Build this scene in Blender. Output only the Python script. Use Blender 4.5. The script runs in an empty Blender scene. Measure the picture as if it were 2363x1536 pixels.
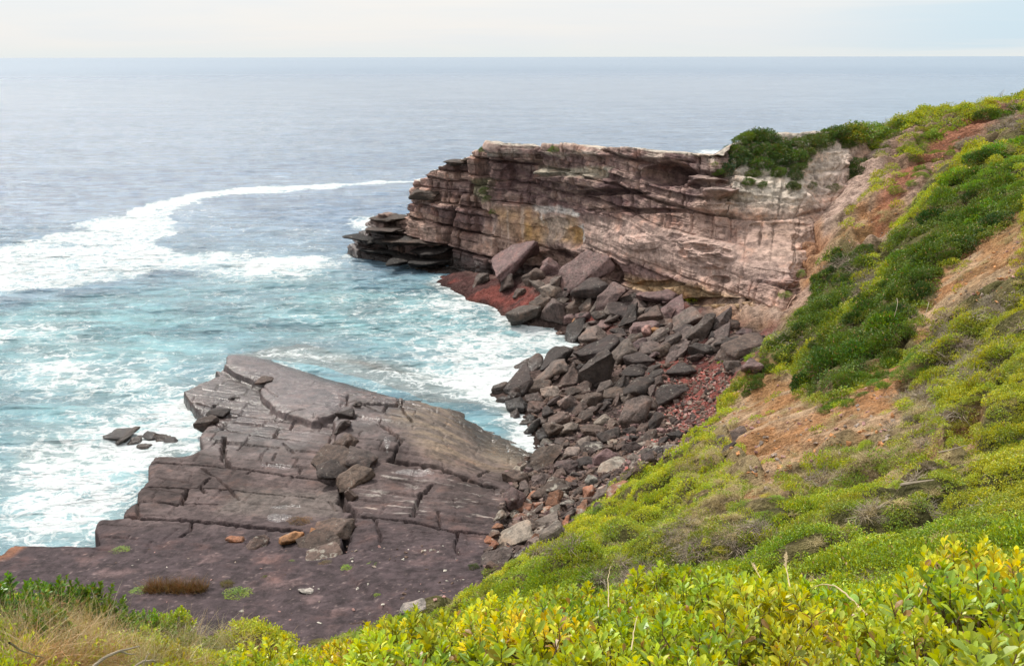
import bpy, bmesh, math, random
import numpy as np
from mathutils import Vector, Matrix, Euler
RNG = np.random.default_rng(7); random.seed(7)
scene = bpy.context.scene
COL = bpy.data.collections.new("place"); scene.collection.children.link(COL)
# ---------------------------------------------------------------- camera model (photograph 2363 x 1536)
F, CX, CY = 2046.0, 1181.5, 768.0
PITCH = math.atan(637.0 / F); CAMZ = 30.0
CP, SP = math.cos(PITCH), math.sin(PITCH)
def ray(u, v):
    a = (np.asarray(u, float) - CX) / F; b = (CY - np.asarray(v, float)) / F
    return np.stack([a + 0*b, CP + b*SP + 0*a, -SP + b*CP + 0*a], -1)
def at_z(u, v, z):
    d = ray(u, v); t = (z - CAMZ) / d[..., 2]
    return np.array([0, 0, CAMZ]) + d * np.asarray(t)[..., None]
def at_y(u, v, y):
    d = ray(u, v); t = np.asarray(y) / d[..., 1]
    return np.array([0, 0, CAMZ]) + d * np.asarray(t)[..., None]
def proj(P):
    x, y, z = P[..., 0], P[..., 1], P[..., 2] - CAMZ
    f = np.maximum(y*CP - z*SP, 1e-3); up = y*SP + z*CP
    return CX + F*x/f, CY - F*up/f, f
# ---------------------------------------------------------------- numpy noise
def _hash(ix, iy, iz, seed):
    h = (ix.astype(np.int64)*374761393 + iy.astype(np.int64)*668265263 + iz.astype(np.int64)*2147483647 + seed*974634777) & 0xFFFFFFFF
    h = ((h ^ (h >> 13)) * 1274126177) & 0xFFFFFFFF
    h = ((h ^ (h >> 16)) * 2246822519) & 0xFFFFFFFF
    h = h ^ (h >> 15)
    return (h & 0xFFFFFF) / float(0xFFFFFF)
def vnoise(x, y, z=0.0, seed=0):
    x, y, z = np.broadcast_arrays(np.asarray(x, float), np.asarray(y, float), np.asarray(z, float))
    ix, iy, iz = np.floor(x), np.floor(y), np.floor(z)
    fx, fy, fz = x-ix, y-iy, z-iz
    fx = fx*fx*fx*(fx*(fx*6-15)+10); fy = fy*fy*fy*(fy*(fy*6-15)+10); fz = fz*fz*(3-2*fz)
    def L(a, b, t): return a + (b-a)*t
    flat = z.size and not np.any(fz)
    def plane(k):
        return L(L(_hash(ix, iy, iz+k, seed), _hash(ix+1, iy, iz+k, seed), fx), L(_hash(ix, iy+1, iz+k, seed), _hash(ix+1, iy+1, iz+k, seed), fx), fy)
    p = plane(0)
    if not flat: p = L(p, plane(1), fz)
    return p*2-1
def fbm(x, y, z=0.0, oct=4, seed=0, lac=2.03, gain=0.5):
    s = 0; a = 1; n = 0
    for o in range(oct):
        k = lac**o
        s = s + a*vnoise(x*k + o*7.3, y*k - o*3.1, np.asarray(z)*k, seed+o); n += a; a *= gain
    return s/n
def ridged(x, y, z=0.0, oct=4, seed=0):
    s = 0; a = 1; n = 0
    for o in range(oct):
        k = 2.03**o
        s = s + a*(1-2*np.abs(vnoise(x*k+o*7.3, y*k-o*3.1, np.asarray(z)*k, seed+o))); n += a; a *= .5
    return s/n
def sstep(a, b, x):
    t = np.clip((x-a)/(b-a), 0, 1); return t*t*(3-2*t)
def hash1(i, seed=0):
    i = np.asarray(i); z = np.zeros_like(i); return _hash(i, z, z, seed)
def hash2(i, j, seed=0): return _hash(np.asarray(i), np.asarray(j), np.zeros_like(np.asarray(i)), seed)
# ---------------------------------------------------------------- polygons and lines
def inside(px, py, poly):
    r = np.zeros(px.shape, bool); n = len(poly); j = n-1
    for i in range(n):
        xi, yi = poly[i][0], poly[i][1]; xj, yj = poly[j][0], poly[j][1]
        if yi != yj:
            c = ((yi > py) != (yj > py)) & (px < (xj-xi)*(py-yi)/(yj-yi)+xi); r ^= c
        j = i
    return r
def dist_line(px, py, pts, closed=False):
    d = np.full(px.shape, 1e9); n = len(pts)
    for i in range(n if closed else n-1):
        ax, ay = pts[i][0], pts[i][1]; bx, by = pts[(i+1) % n][0], pts[(i+1) % n][1]
        dx, dy = bx-ax, by-ay; L = dx*dx+dy*dy+1e-12
        t = np.clip(((px-ax)*dx+(py-ay)*dy)/L, 0, 1)
        d = np.minimum(d, (px-ax-t*dx)**2+(py-ay-t*dy)**2)
    return np.sqrt(d)
def soft_poly(px, py, poly, w):
    d = dist_line(px, py, poly, True); s = np.where(inside(px, py, poly), d, -d)
    return sstep(-w, w, s)
# ---------------------------------------------------------------- meshes
def tag(o, label=None, cat=None, group=None, kind=None):
    for k, v in (("label", label), ("category", cat), ("group", group), ("kind", kind)):
        if v: o[k] = v
    return o
def np_mesh(name, V, Q, smooth=True, mats=(), tri=None):
    """V (n,3); Q (m,k) faces of one size, optional tri (t,3)."""
    me = bpy.data.meshes.new(name); V = np.ascontiguousarray(V, np.float32)
    me.vertices.add(len(V)); me.vertices.foreach_set("co", V.ravel())
    loops = [np.asarray(Q, np.int32).ravel()]; sizes = [np.full(len(Q), Q.shape[1], np.int32)]
    if tri is not None and len(tri):
        loops.append(np.asarray(tri, np.int32).ravel()); sizes.append(np.full(len(tri), 3, np.int32))
    lp = np.concatenate(loops); sz = np.concatenate(sizes)
    me.loops.add(len(lp)); me.loops.foreach_set("vertex_index", lp)
    me.polygons.add(len(sz)); me.polygons.foreach_set("loop_start", np.concatenate([[0], np.cumsum(sz)[:-1]]).astype(np.int32))
    me.polygons.foreach_set("loop_total", sz)
    me.polygons.foreach_set("use_smooth", np.full(len(sz), smooth))
    for m in mats: me.materials.append(m)
    me.update(calc_edges=True); return me
def set_attr(me, name, arr, typ="FLOAT"):
    a = me.attributes.new(name, typ, "POINT"); arr = np.ascontiguousarray(arr, np.float32)
    if typ == "FLOAT": a.data.foreach_set("value", arr.ravel())
    elif typ == "FLOAT_VECTOR": a.data.foreach_set("vector", arr.ravel())
    elif typ == "FLOAT_COLOR":
        if arr.shape[1] == 3: arr = np.concatenate([arr, np.ones((len(arr), 1), np.float32)], 1)
        a.data.foreach_set("color", np.ascontiguousarray(arr).ravel())
def set_int(me, name, arr):
    a = me.attributes.new(name, "INT", "POINT"); a.data.foreach_set("value", np.ascontiguousarray(arr, np.int32))
def link(name, me, parent=None):
    o = bpy.data.objects.new(name, me); COL.objects.link(o)
    if parent is not None: o.parent = parent
    return o
def grid_faces(nr, nc):
    i = np.arange(nr-1)[:, None]*nc + np.arange(nc-1)[None, :]
    return np.stack([i, i+1, i+nc+1, i+nc], -1).reshape(-1, 4)
def mixc(a, b, t):
    t = np.asarray(t)[..., None]; return np.asarray(a)*(1-t) + np.asarray(b)*t
# ---------------------------------------------------------------- node helper
class NT:
    def __init__(s, mat):
        mat.use_nodes = True; s.t = mat.node_tree; s.t.nodes.clear(); s.mat = mat
    def n(s, typ, ins=None, **kw):
        nd = s.t.nodes.new(typ)
        for k, v in kw.items(): setattr(nd, k, v)
        for k, v in (ins or {}).items():
            sock = nd.inputs[k]
            if isinstance(v, bpy.types.NodeSocket): s.t.links.new(v, sock)
            else: sock.default_value = v
        return nd
    def math(s, op, a, b=0.0, c=None, clamp=False):
        nd = s.t.nodes.new("ShaderNodeMath"); nd.operation = op; nd.use_clamp = clamp
        for i, v in enumerate((a, b) if c is None else (a, b, c)):
            if isinstance(v, bpy.types.NodeSocket): s.t.links.new(v, nd.inputs[i])
            else: nd.inputs[i].default_value = v
        return nd.outputs[0]
    def mix(s, f, a, b, blend="MIX"):
        nd = s.t.nodes.new("ShaderNodeMix"); nd.data_type = "RGBA"; nd.blend_type = blend; nd.clamp_factor = True
        for i, v in ((0, f), (6, a), (7, b)):
            if isinstance(v, bpy.types.NodeSocket): s.t.links.new(v, nd.inputs[i])
            else: nd.inputs[i].default_value = (tuple(v)+(1,) if i and len(v) == 3 else v)
        return nd.outputs[2]
    def ramp(s, f, lo, hi, a=0.0, b=1.0):
        nd = s.t.nodes.new("ShaderNodeMapRange"); nd.interpolation_type = "SMOOTHSTEP"
        for i, v in enumerate((f, lo, hi, a, b)):
            if isinstance(v, bpy.types.NodeSocket): s.t.links.new(v, nd.inputs[i])
            else: nd.inputs[i].default_value = v
        return nd.outputs[0]
    def noise(s, vec, scale, detail=4, rough=.55, dist=0.0):
        return s.n("ShaderNodeTexNoise", {"Vector": vec, "Scale": scale, "Detail": detail, "Roughness": rough, "Distortion": dist}).outputs[0]
    def scalev(s, vec, sc, rot=(0, 0, 0)):
        return s.n("ShaderNodeMapping", {"Vector": vec, "Scale": sc, "Rotation": rot}).outputs[0]
    def bump(s, h, dist, strength=1.0, normal=None):
        d = {"Height": h, "Distance": dist, "Strength": strength}
        if normal is not None: d["Normal"] = normal
        return s.n("ShaderNodeBump", d).outputs[0]
    def out(s, sh): s.n("ShaderNodeOutputMaterial", {"Surface": sh})
def new_mat(name): m = bpy.data.materials.new(name); return m, NT(m)
# ---------------------------------------------------------------- materials of the ground
def rock_mat(name, src="ATTR", bump=.12, fine=3.0, strat=False, lichen=0.0):
    m, t = new_mat(name)
    geo = t.n("ShaderNodeNewGeometry"); tc = t.n("ShaderNodeTexCoord")
    pos = geo.outputs["Position"] if src == "ATTR" else tc.outputs["Object"]
    wpos = geo.outputs["Position"]
    if src == "ATTR":
        at = t.n("ShaderNodeAttribute", attribute_name="Col"); col = at.outputs["Color"]; wet = at.outputs["Alpha"]
    else:
        oi = t.n("ShaderNodeObjectInfo"); col = oi.outputs["Color"]; wet = oi.outputs["Alpha"]
    n1 = t.noise(wpos, .9, 8, .62); n2 = t.noise(wpos, fine, 7, .68); n3 = t.noise(wpos, fine*5, 3, .6)
    v = t.math("ADD", t.math("MULTIPLY", n1, .9), t.math("MULTIPLY", n2, .9))
    v = t.math("ADD", v, t.math("MULTIPLY", n3, .35))
    k = t.ramp(v, .80, 1.34, .5, 1.5)
    c = t.mix(1.0, col, t.n("ShaderNodeCombineColor", {"Red": k, "Green": k, "Blue": k}).outputs[0], "MULTIPLY")
    warm = t.ramp(t.noise(wpos, .45, 5, .6), .52, .72, 0, .35)
    c = t.mix(warm, c, t.mix(1.0, c, (1.35, .92, .68), "MULTIPLY"))
    h = t.math("ADD", t.math("MULTIPLY", n2, 1.0), t.math("MULTIPLY", n3, .3))
    if strat:
        s = t.noise(t.scalev(wpos, (.3, .3, 1.3)), 1.0, 5, .6, .8)
        h = t.math("ADD", h, t.math("MULTIPLY", s, .4))
        k2 = t.ramp(s, .38, .62, .90, 1.10)
        c = t.mix(1.0, c, t.n("ShaderNodeCombineColor", {"Red": k2, "Green": k2, "Blue": k2}).outputs[0], "MULTIPLY")
    if lichen > 0:
        l = t.ramp(t.noise(wpos, 2.3, 6, .7), .60-.1*lichen, .70-.1*lichen, 0, .75)
        up = t.n("ShaderNodeSeparateXYZ", {"Vector": geo.outputs["Normal"]}).outputs[2]
        l = t.math("MULTIPLY", l, t.ramp(up, .2, .8, 0, 1))
        c = t.mix(l, c, (.34, .31, .26))
    zz_ = t.math("ADD", t.n("ShaderNodeSeparateXYZ", {"Vector": wpos}).outputs[2], t.math("MULTIPLY", n1, -.8)); soak = t.ramp(zz_, .1, .75, 1, 0)
    c = t.mix(t.math("MULTIPLY", soak, .6), c, (.022, .017, .014)); wet = t.math("SUBTRACT", wet, t.math("MULTIPLY", soak, .6), clamp=True)
    rough = t.ramp(wet, 0, 1, .2, .88)   # alpha 1 = dry
    p = t.n("ShaderNodeBsdfPrincipled", {"Base Color": c, "Roughness": rough, "Specular IOR Level": t.ramp(wet, 0, 1, .55, .22), "Normal": t.bump(h, bump, 1.0)})
    t.out(p.outputs[0]); return m
M_CLIFF = rock_mat("banded_sandstone", strat=True, bump=.30, fine=1.6)
M_PLAT = rock_mat("wet_shelf_rock", bump=.10, fine=2.4)
M_BOULDER = rock_mat("boulder_stone", "OBJ", bump=.18, fine=3.6, lichen=.12)
M_BOULDER_L = rock_mat("lichened_stone", "OBJ", bump=.16, fine=3.2, lichen=1.0)
def soil_mat():
    m, t = new_mat("hill_soil"); pos = t.n("ShaderNodeNewGeometry").outputs["Position"]
    at = t.n("ShaderNodeAttribute", attribute_name="Col"); col = at.outputs["Color"]
    n1 = t.noise(pos, 1.2, 8, .65); n2 = t.noise(t.scalev(pos, (2.0, 5.0, 5.0), (0, 0, .5)), 1.0, 6, .7); n3 = t.noise(pos, 9, 4, .6)
    v = t.math("ADD", t.math("ADD", n1, n2), t.math("MULTIPLY", n3, .6)); k = t.ramp(v, 1.02, 1.6, .5, 1.45)
    c = t.mix(1.0, col, t.n("ShaderNodeCombineColor", {"Red": k, "Green": k, "Blue": k}).outputs[0], "MULTIPLY")
    c = t.mix(t.ramp(n3, .58, .7, 0, .5), c, (.42, .33, .26))
    p = t.n("ShaderNodeBsdfPrincipled", {"Base Color": c, "Roughness": .95, "Specular IOR Level": .1, "Normal": t.bump(v, .40, 1.0)})
    t.out(p.outputs[0]); return m
M_SOIL = soil_mat()
# ---------------------------------------------------------------- terrain by thin-plate spline through control points
CTRL = []
def cz(u, v, z): CTRL.append(at_z(u, v, z))
def cy(u, v, y, dz=0): p = at_y(u, v, y); p = p + np.array([0, 0, dz]); CTRL.append(p)
def cw(x, y, z): CTRL.append(np.array([x, y, z], float))
for a in [(1000,650,0),(1090,697,0),(1190,748,0),(1290,758,0),(1330,790,0),(1190,868,0),(1130,915,-.2),(1180,965,0),(1250,1025,-.2),
          (950,700,-3),(1150,820,-2.5),(1050,850,-3),(1080,760,-3),(1130,1000,-1.5),(1000,1000,-2),(700,1000,-2),(400,1000,-3),(800,1150,-1),
          (500,1300,-.5),(900,1300,0.2),(1050,1150,-.3),(1400,850,2.0),(1600,900,3.4),(1650,930,4.3),(1450,1000,2.4),(1600,1000,4.2),(1300,1000,.9),
          (1300,1100,2.2),(1400,1150,4),(1200,1200,2.6),(1160,1290,4.2),(1500,780,3.6),(1400,700,3.8),(1300,650,4.3),(1200,640,2.8),(1110,640,1.3),
          (1050,625,.9),(1700,775,5),(1790,768,5.6),(1600,715,4.8),(1440,1110,5),(1560,1050,5),(1640,985,5.4),(1700,880,6),(1770,812,6.6),(1190,1295,5),(1290,1228,5),
          (1090,1375,5),(900,1420,4.2),(700,1480,4)]: cz(*a)
for a in [(1500,1350,13),(2300,1350,9.5),(2300,1200,15.5),(2363,900,28),(2363,700,42),(2363,520,60),(1700,1200,24),(1900,1200,20),(2000,1000,32),(1700,1000,46),
          (1850,1000,39),(2000,750,60),(1850,850,60),(2100,560,78),(2300,350,92),(1950,480,93),(2000,400,101),(2100,305,109),(2363,268,101),(2220,290,105),
          (2160,400,97),(1300,1350,18),(1150,1400,20),(2150,850,42),(2200,1050,24),(1500,1200,32)]: cy(*a)
for a in [(0,0,28.4),(0,-10,30),(0,-30,36),(-5,0,27.2),(5,0,28.9),(12,0,31),(0,3.4,27.38),(-1.6,3.6,26.5),(-.8,4.6,25.9),(3,3.6,27.4),(6,4,27.8),(0,5,26.45),(3,5.2,26.45),(-2.2,5.5,25.4),(-4.6,7.2,25.05),(-6.4,7.8,24.7),(-3.0,7.6,23.85),(-1.2,8,23.6),(-9,8,22.5),(-4.6,5,26.2),(-5.6,12,19),(-3.2,12,19.5),(-1.2,12,20.6),(-1.6,16,17.6),(-3,17,15.5),(-7,22,9),(-15,5,14),(-15,-15,22),(-35,0,3),(-35,-30,6),
          (-22,20,5),(-14,20,7),(-8,16,14),(25,0,34),(50,0,42),(45,25,34),(60,60,30),(80,90,30),(70,105,25),(75,125,24),(60,130,17),(50,135,12),(60,150,-3),(80,160,-3),(40,150,-5),
          (48,122,17),(36,118,14),(28,112,6),(25,104,3),(15,115,0),(0,128,-2),(-15,140,-4),(-30,150,-6),(25,135,-5),(0,150,-8),(-40,120,-6),(-50,80,-6),(-60,40,-5),
          (-45,50,-4),(-60,170,-9),(100,180,-9),(0,180,-9),(110,0,50),(110,110,40),(110,-30,55),(-60,-30,-3),(20,-30,42)]: cw(*a)
CT = np.array(CTRL)
def _U(d2): return 0.5*d2*np.log(d2+1e-9)
def tps_fit(C, lam=1.5):
    n = len(C); X = C[:, :2]/50; d2 = ((X[:, None]-X[None])**2).sum(-1); A = np.zeros((n+3, n+3))
    A[:n, :n] = _U(d2) + np.eye(n)*lam*1e-3; A[:n, n] = 1; A[:n, n+1:] = X; A[n, :n] = 1; A[n+1:, :n] = X.T
    return np.linalg.solve(A, np.concatenate([C[:, 2], np.zeros(3)]))
WT = tps_fit(CT)
def tps_eval(x, y, C=CT, W=None):
    W = WT if W is None else W
    shp = np.shape(x); x = np.ravel(x)/50; y = np.ravel(y)/50; out = np.zeros(len(x)); n = len(C)
    for i in range(0, len(x), 60000):
        xs = x[i:i+60000, None]-C[None, :, 0]/50; ys = y[i:i+60000, None]-C[None, :, 1]/50
        out[i:i+60000] = _U(xs*xs+ys*ys) @ W[:n]
    return (out + W[n] + W[n+1]*x + W[n+2]*y).reshape(shp)
GX0, GX1, GY0, GY1, GS = -62., 112., -32., 182., .5
gx = np.arange(GX0, GX1, GS); gy = np.arange(GY0, GY1, GS)
GG = tps_eval(*np.meshgrid(gx, gy))
def bil(G, x, y, x0=GX0, y0=GY0, s=GS):
    fx = np.clip((x-x0)/s, 0, G.shape[1]-1.001); fy = np.clip((y-y0)/s, 0, G.shape[0]-1.001)
    ix = fx.astype(int); iy = fy.astype(int); fx = fx-ix; fy = fy-iy
    return (G[iy, ix]*(1-fx)+G[iy, ix+1]*fx)*(1-fy)+(G[iy+1, ix]*(1-fx)+G[iy+1, ix+1]*fx)*fy
# regions in the photograph, looked up through the projection of the real surface point
R_ORANGE = [[(2363,500),(2290,540),(2230,590),(2140,690),(2090,800),(2130,815),(2180,740),(2260,690),(2363,660)],
            [(1730,880),(1840,860),(1860,930),(1920,950),(2000,900),(2060,850),(2120,860),(2070,930),(2100,970),(2050,1040),(1960,1040),(1880,1070),(1760,1140),(1700,1060),(1640,990),(1680,930)],
            [(2300,262),(2150,330),(2080,400),(2000,460),(1930,560),(1850,640),(1790,700),(1800,775),(1860,720),(1930,590),(2010,600),(2060,560),(2140,430),(2230,350),(2363,290),(2363,262)],
            [(1980,1180),(2050,1120),(2130,1090),(2180,1110),(2060,1170)],[(2160,1060),(2250,1040),(2240,1090),(2170,1100)],[(1700,1160),(1800,1130),(1870,1150),(1800,1200),(1720,1210)]]
R_PINK = [[(1890,325),(1965,325),(1960,390),(1940,440),(1880,460),(1850,420)],[(2030,330),(2150,300),(2080,360),(2010,440),(1960,500),(1900,560),(1880,500),(1960,420)]]
R_RED = [[(985,615),(1060,625),(1180,640),(1270,690),(1240,725),(1120,715),(1030,680),(985,650)],[(1300,690),(1440,720),(1400,760),(1310,740)],
         [(1480,838),(1600,820),(1660,835),(1700,890),(1650,960),(1600,1000),(1560,1010),(1540,930),(1560,870)]]
R_GREENSTRIP = [[(2230,280),(2150,290),(2080,350),(2110,352),(2200,310)],[(2225,322),(2130,350),(2060,440),(2100,430),(2160,380)]]
R_DARK = [[(2265,372),(2200,420),(2125,500),(2065,560),(2045,640),(1985,710),(1915,765),(1855,835),(1840,870),(1865,905),(1920,925),(1990,900),(2050,850),(2110,790),(2130,690),(2230,580),(2363,500),(2363,430),(2330,400)],
          [(1950,560),(2015,590),(1990,650),(1940,730),(1850,800),(1780,860),(1720,915),(1690,900),(1740,850),(1800,780),(1860,710),(1890,620)]]
R_CLIFFSIDE = [(1600,300),(1890,290),(1990,330),(2000,430),(1940,540),(1860,640),(1800,775),(1600,750)]
R_BEACH = [(985,600),(1400,600),(1700,740),(1795,768),(1760,830),(1690,890),(1650,950),(1620,1000),(1560,1050),(1440,1105),(1400,1160),(1290,1222),(1190,1290),(1100,1375),(900,1440),(700,1500),(560,1480),(1000,1100),(1100,900),(900,700)]
def region(u, v, polys, w=10):
    r = np.zeros(np.shape(u))
    for p in polys: r = np.maximum(r, soft_poly(u, v, p, w))
    return r
def mounds(x, y):
    w = .5*vnoise(x*.5, y*.5, 0, 20); a = np.abs(vnoise(x*.30+w, y*.30, 0, 19)); b = np.abs(vnoise(x*.66+w, y*.66, 0, 21)); k = np.interp(np.hypot(x, y), [6, 14, 40], [.35, .8, 1.1]); return k*(1.35*(.55-(1-a)**2)+1.15*(.55-(1-b)**2))
def terr_detail(x, y, z0):
    P = np.stack([x, y, z0], -1); u, v, f = proj(P)
    wu = u + 14*vnoise(x*.35, y*.35, 0, 5); wv = v + 14*vnoise(x*.35, y*.35, 0, 6)
    soil = region(wu, wv, R_ORANGE+R_PINK, 14)*(y > 12)
    beach = soft_poly(wu, wv, R_BEACH, 12)*(z0 < 9)*(y > 25)
    near = 1-sstep(4, 14, np.hypot(x, y))
    c, s = math.cos(.35), math.sin(.35); al = x*c - y*s; ac = x*s + y*c
    gull = ridged(al*.06, ac*.28, 0, 5, 31)
    dk = region(wu, wv, R_DARK, 30)*(y > 30); bil_ = mounds(x, y)*(1-soil)*(1-beach)*sstep(5.5, 10, np.hypot(x, y))*sstep(3, 7, z0)*(1-.6*dk)
    e = 1.3*dk + bil_ + soil*((.9+.5*(y > 70))*gull + (.35+.35*(y > 70))*ridged(al*.3, ac*1.1, 0, 3, 44)) + (1-soil)*(1-beach)*(.45*gull*(1-near) + .5*fbm(x*.12, y*.12, 0, 4, 12)*(1-near)+.12*fbm(x*.9, y*.9, 0, 3, 13))
    e = e + beach*(.5*fbm(x*.3, y*.3, 0, 4, 17)+.18*fbm(x*2.2, y*2.2, 0, 3, 18))
    return z0 + e, u, v, soil, beach
GXX, GYY = np.meshgrid(np.arange(GX0, GX1-.5, .25), np.arange(GY0, GY1-.5, .25))
GD = terr_detail(GXX, GYY, bil(GG, GXX, GYY))[0]
def ground(x, y): return bil(GD, np.asarray(x, float), np.asarray(y, float), s=.25)
def ground_exact(x, y): return terr_detail(x, y, bil(GG, x, y))[0]
def hit(u, v, fn=None, t0=2.0, t1=260.0):
    """first point of the ground along the view through a photograph pixel"""
    fn = fn or ground; d = ray(np.atleast_1d(u), np.atleast_1d(v)); ts = np.geomspace(t0, t1, 1400)
    P = d[:, None, :]*ts[None, :, None] + np.array([0, 0, CAMZ])
    below = P[..., 2] < fn(P[..., 0], P[..., 1]); k = below.argmax(1); ok = below.any(1)
    return P[np.arange(len(k)), k], ok, ts[k]
def build_terrain():
    th = np.radians(np.concatenate([np.linspace(-75, -33, 90, endpoint=False), np.linspace(-33, 36, 900, endpoint=False), np.linspace(36, 95, 130)]))
    r = np.concatenate([np.geomspace(.4, 30, 330, endpoint=False), np.linspace(30, 125, 560, endpoint=False), np.linspace(125, 170, 60)])
    T, R = np.meshgrid(th, r); x = R*np.sin(T); y = R*np.cos(T)
    x = np.clip(x, GX0+1, GX1-2); y = np.clip(y, GY0+1, GY1-2)
    z0 = bil(GG, x, y)
    z, u, v, soil, beach = terr_detail(x, y, z0)
    # colours
    c = np.zeros(x.shape+(3,)) + np.array([.125, .118, .045])               # leaf litter under the scrub
    dry = sstep(-.1, .5, fbm(x*.25, y*.25, 0, 4, 71)); c = mixc(c, [.24, .18, .09], dry*.4); c = mixc(c, [.38, .28, .155], region(u+14*vnoise(x*.4, y*.4, 0, 8), v, [[(1700,1100),(1780,1050),(2000,960),(2080,870),(2130,880),(2150,960),(2060,1060),(1950,1100),(1800,1190),(1700,1230),(1560,1250),(1600,1180)],[(1560,1060),(1680,1000),(1740,1060),(1680,1120),(1560,1120)],[(1900,1080),(2150,1000),(2200,1120),(2000,1200),(1850,1190)]], 20)*.85)
    c = mixc(c, mixc([.44, .225, .105], [.54, .37, .235], sstep(-.3, .4, fbm(x*.5, y*.5, 0, 4, 72))), soil*(1-.35*dry)); c = mixc(c, [.46, .31, .25], soil*(y > 70)*sstep(-.1, .3, fbm(x*.2, y*.2, 0, 4, 79))*.8)
    pink = region(u, v, R_PINK, 12); c = mixc(c, [.52, .38, .32], pink*.85)
    sc = soft_poly(u, v, R_CLIFFSIDE, 16)*(y > 70); c = mixc(c, mixc([.42, .30, .235], [.42, .22, .125], sstep(-.3, .4, fbm(x*.2, y*.2, z*.2, 4, 77))), sc*(1-pink))
    c = mixc(c, [.33, .21, .15], soft_poly(u, v, [(2060,300),(2363,240),(2363,320),(2240,370),(2150,430),(2080,470),(2040,400)], 14)*(y > 70)*.85)
    path = soft_poly(u, v, [(2280,262),(2160,315),(2110,390),(2040,450),(2000,540),(2030,560),(2080,470),(2130,410),(2230,335),(2320,270)], 14)*(y > 70)
    c = mixc(c, [.36, .14, .08], path*.8)
    bc = mixc([.085, .06, .055], [.22, .15, .13], sstep(-.4, .5, fbm(x*.5, y*.5, 0, 5, 73)))
    bc = mixc(bc, mixc([.10, .045, .043], [.24, .068, .056], sstep(.2, .8, fbm(x*.5, y*.5, 0, 4, 75)+.5+sstep(640, 700, v)*.4-.3*(u < 1200))), region(u+12*fbm(x*.7,y*.7,0,3,3), v, R_RED, 16)*.9)
    bc = mixc(bc, [.30, .10, .08], .5*sstep(1470, 1600, u)*sstep(-.1, .3, fbm(x*.4, y*.4, 0, 4, 74))*(v < 1050))
    c = mixc(c, bc, beach)
    wet = 1-(1-sstep(.1, 1.3, z))*1.0
    c = c*(.45+.55*sstep(-.1, .9, z))[..., None]
    V = np.stack([x, y, z], -1).reshape(-1, 3)
    me = np_mesh("terrain", V, grid_faces(len(r), len(th))[:, ::-1], mats=[M_SOIL])
    set_attr(me, "Col", np.concatenate([c.reshape(-1, 3), wet.reshape(-1, 1)], 1), "FLOAT_COLOR")
    o = link("hillside_terrain", me); tag(o, kind="structure")
build_terrain()
# ---------------------------------------------------------------- headland cliff: a lofted wall with ledges, joints and caves
CC = [ # foot (u,v,z), then four (u,v,setback)
 ((816,588,-.3),[(815,580,.3),(816,571,.6),(817,562,1),(820,553,1.5)]),
 ((845,600,0),[(845,585,.5),(847,565,1),(850,547,2),(858,527,3)]),
 ((885,606,0),[(885,585,.5),(885,552,1.5),(885,522,3),(885,497,4)]),
 ((930,612,0),[(930,590,.8),(930,560,2),(932,530,3.5),(932,504,5)]),
 ((944,614,0),[(944,590,.8),(943,545,2),(942,500,3.5),(946,460,4.5)]),
 ((965,616,0),[(965,595,1),(960,535,2.5),(955,475,3.5),(952,430,4)]),
 ((1000,618,.5),[(1000,600,1),(995,540,2.5),(990,460,3.5),(990,394,4.5)]),
 ((1040,615,1),[(1040,600,1),(1040,550,2),(1040,460,3),(1040,374,4.0)]),
 ((1066,615,1.5),[(1060,600,2.5),(1062,550,3.2),(1066,460,4.4),(1068,360,5)]),
 ((1110,612,2),[(1105,590,.8),(1110,545,2.2),(1110,465,4.2),(1110,354,5)]),
 ((1142,610,2.5),[(1140,585,.5),(1142,540,1),(1142,465,3.0),(1143,352,4.2)]),
 ((1152,608,2.5),[(1150,585,.4),(1152,540,.8),(1152,465,1.3),(1150,338,1.6)]),
 ((1240,606,3.5),[(1240,580,.8),(1240,520,1.5),(1240,460,2.5),(1242,338,2.6)]),
 ((1320,618,4.5),[(1320,590,1.0),(1320,540,1.5),(1320,470,3),(1320,342,4.5)]),
 ((1420,648,4.8),[(1420,600,.5),(1420,540,1),(1420,460,3),(1420,346,6)]),
 ((1500,675,4.8),[(1500,620,.5),(1500,545,1.2),(1500,460,3.5),(1500,350,7)]),
 ((1600,705,4.8),[(1600,650,.5),(1600,580,1.5),(1600,480,4),(1600,354,8.5)]),
 ((1645,719,4.9),[(1645,664,.6),(1645,593,2),(1650,490,5),(1652,356,10)]),
 ((1668,725,5.0),[(1668,674,.6),(1672,600,2),(1680,500,6),(1690,330,15)]),
 ((1700,737,5.1),[(1705,690,.7),(1710,610,2),(1718,510,7),(1725,312,19)]),
 ((1750,752,5.2),[(1755,700,.8),(1765,620,3),(1780,500,10),(1800,308,22)]),
 ((1790,765,5.3),[(1800,710,1),(1820,630,4),(1840,510,12),(1880,306,25)]),
 ((1815,775,5.3),[(1840,715,2),(1880,630,8),(1910,510,16),(1970,304,28)]),
 ((1850,775,5.3),[(1890,715,6),(1940,620,13),(1990,500,20),(2070,305,32)])]
R_SMOOTH = [(1100,560),(1140,472),(1250,478),(1340,500),(1480,505),(1600,540),(1720,560),(1850,570),(1870,610),(1800,650),(1700,660),(1600,640),(1500,610),(1420,590),(1330,575),(1200,575)]
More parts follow.
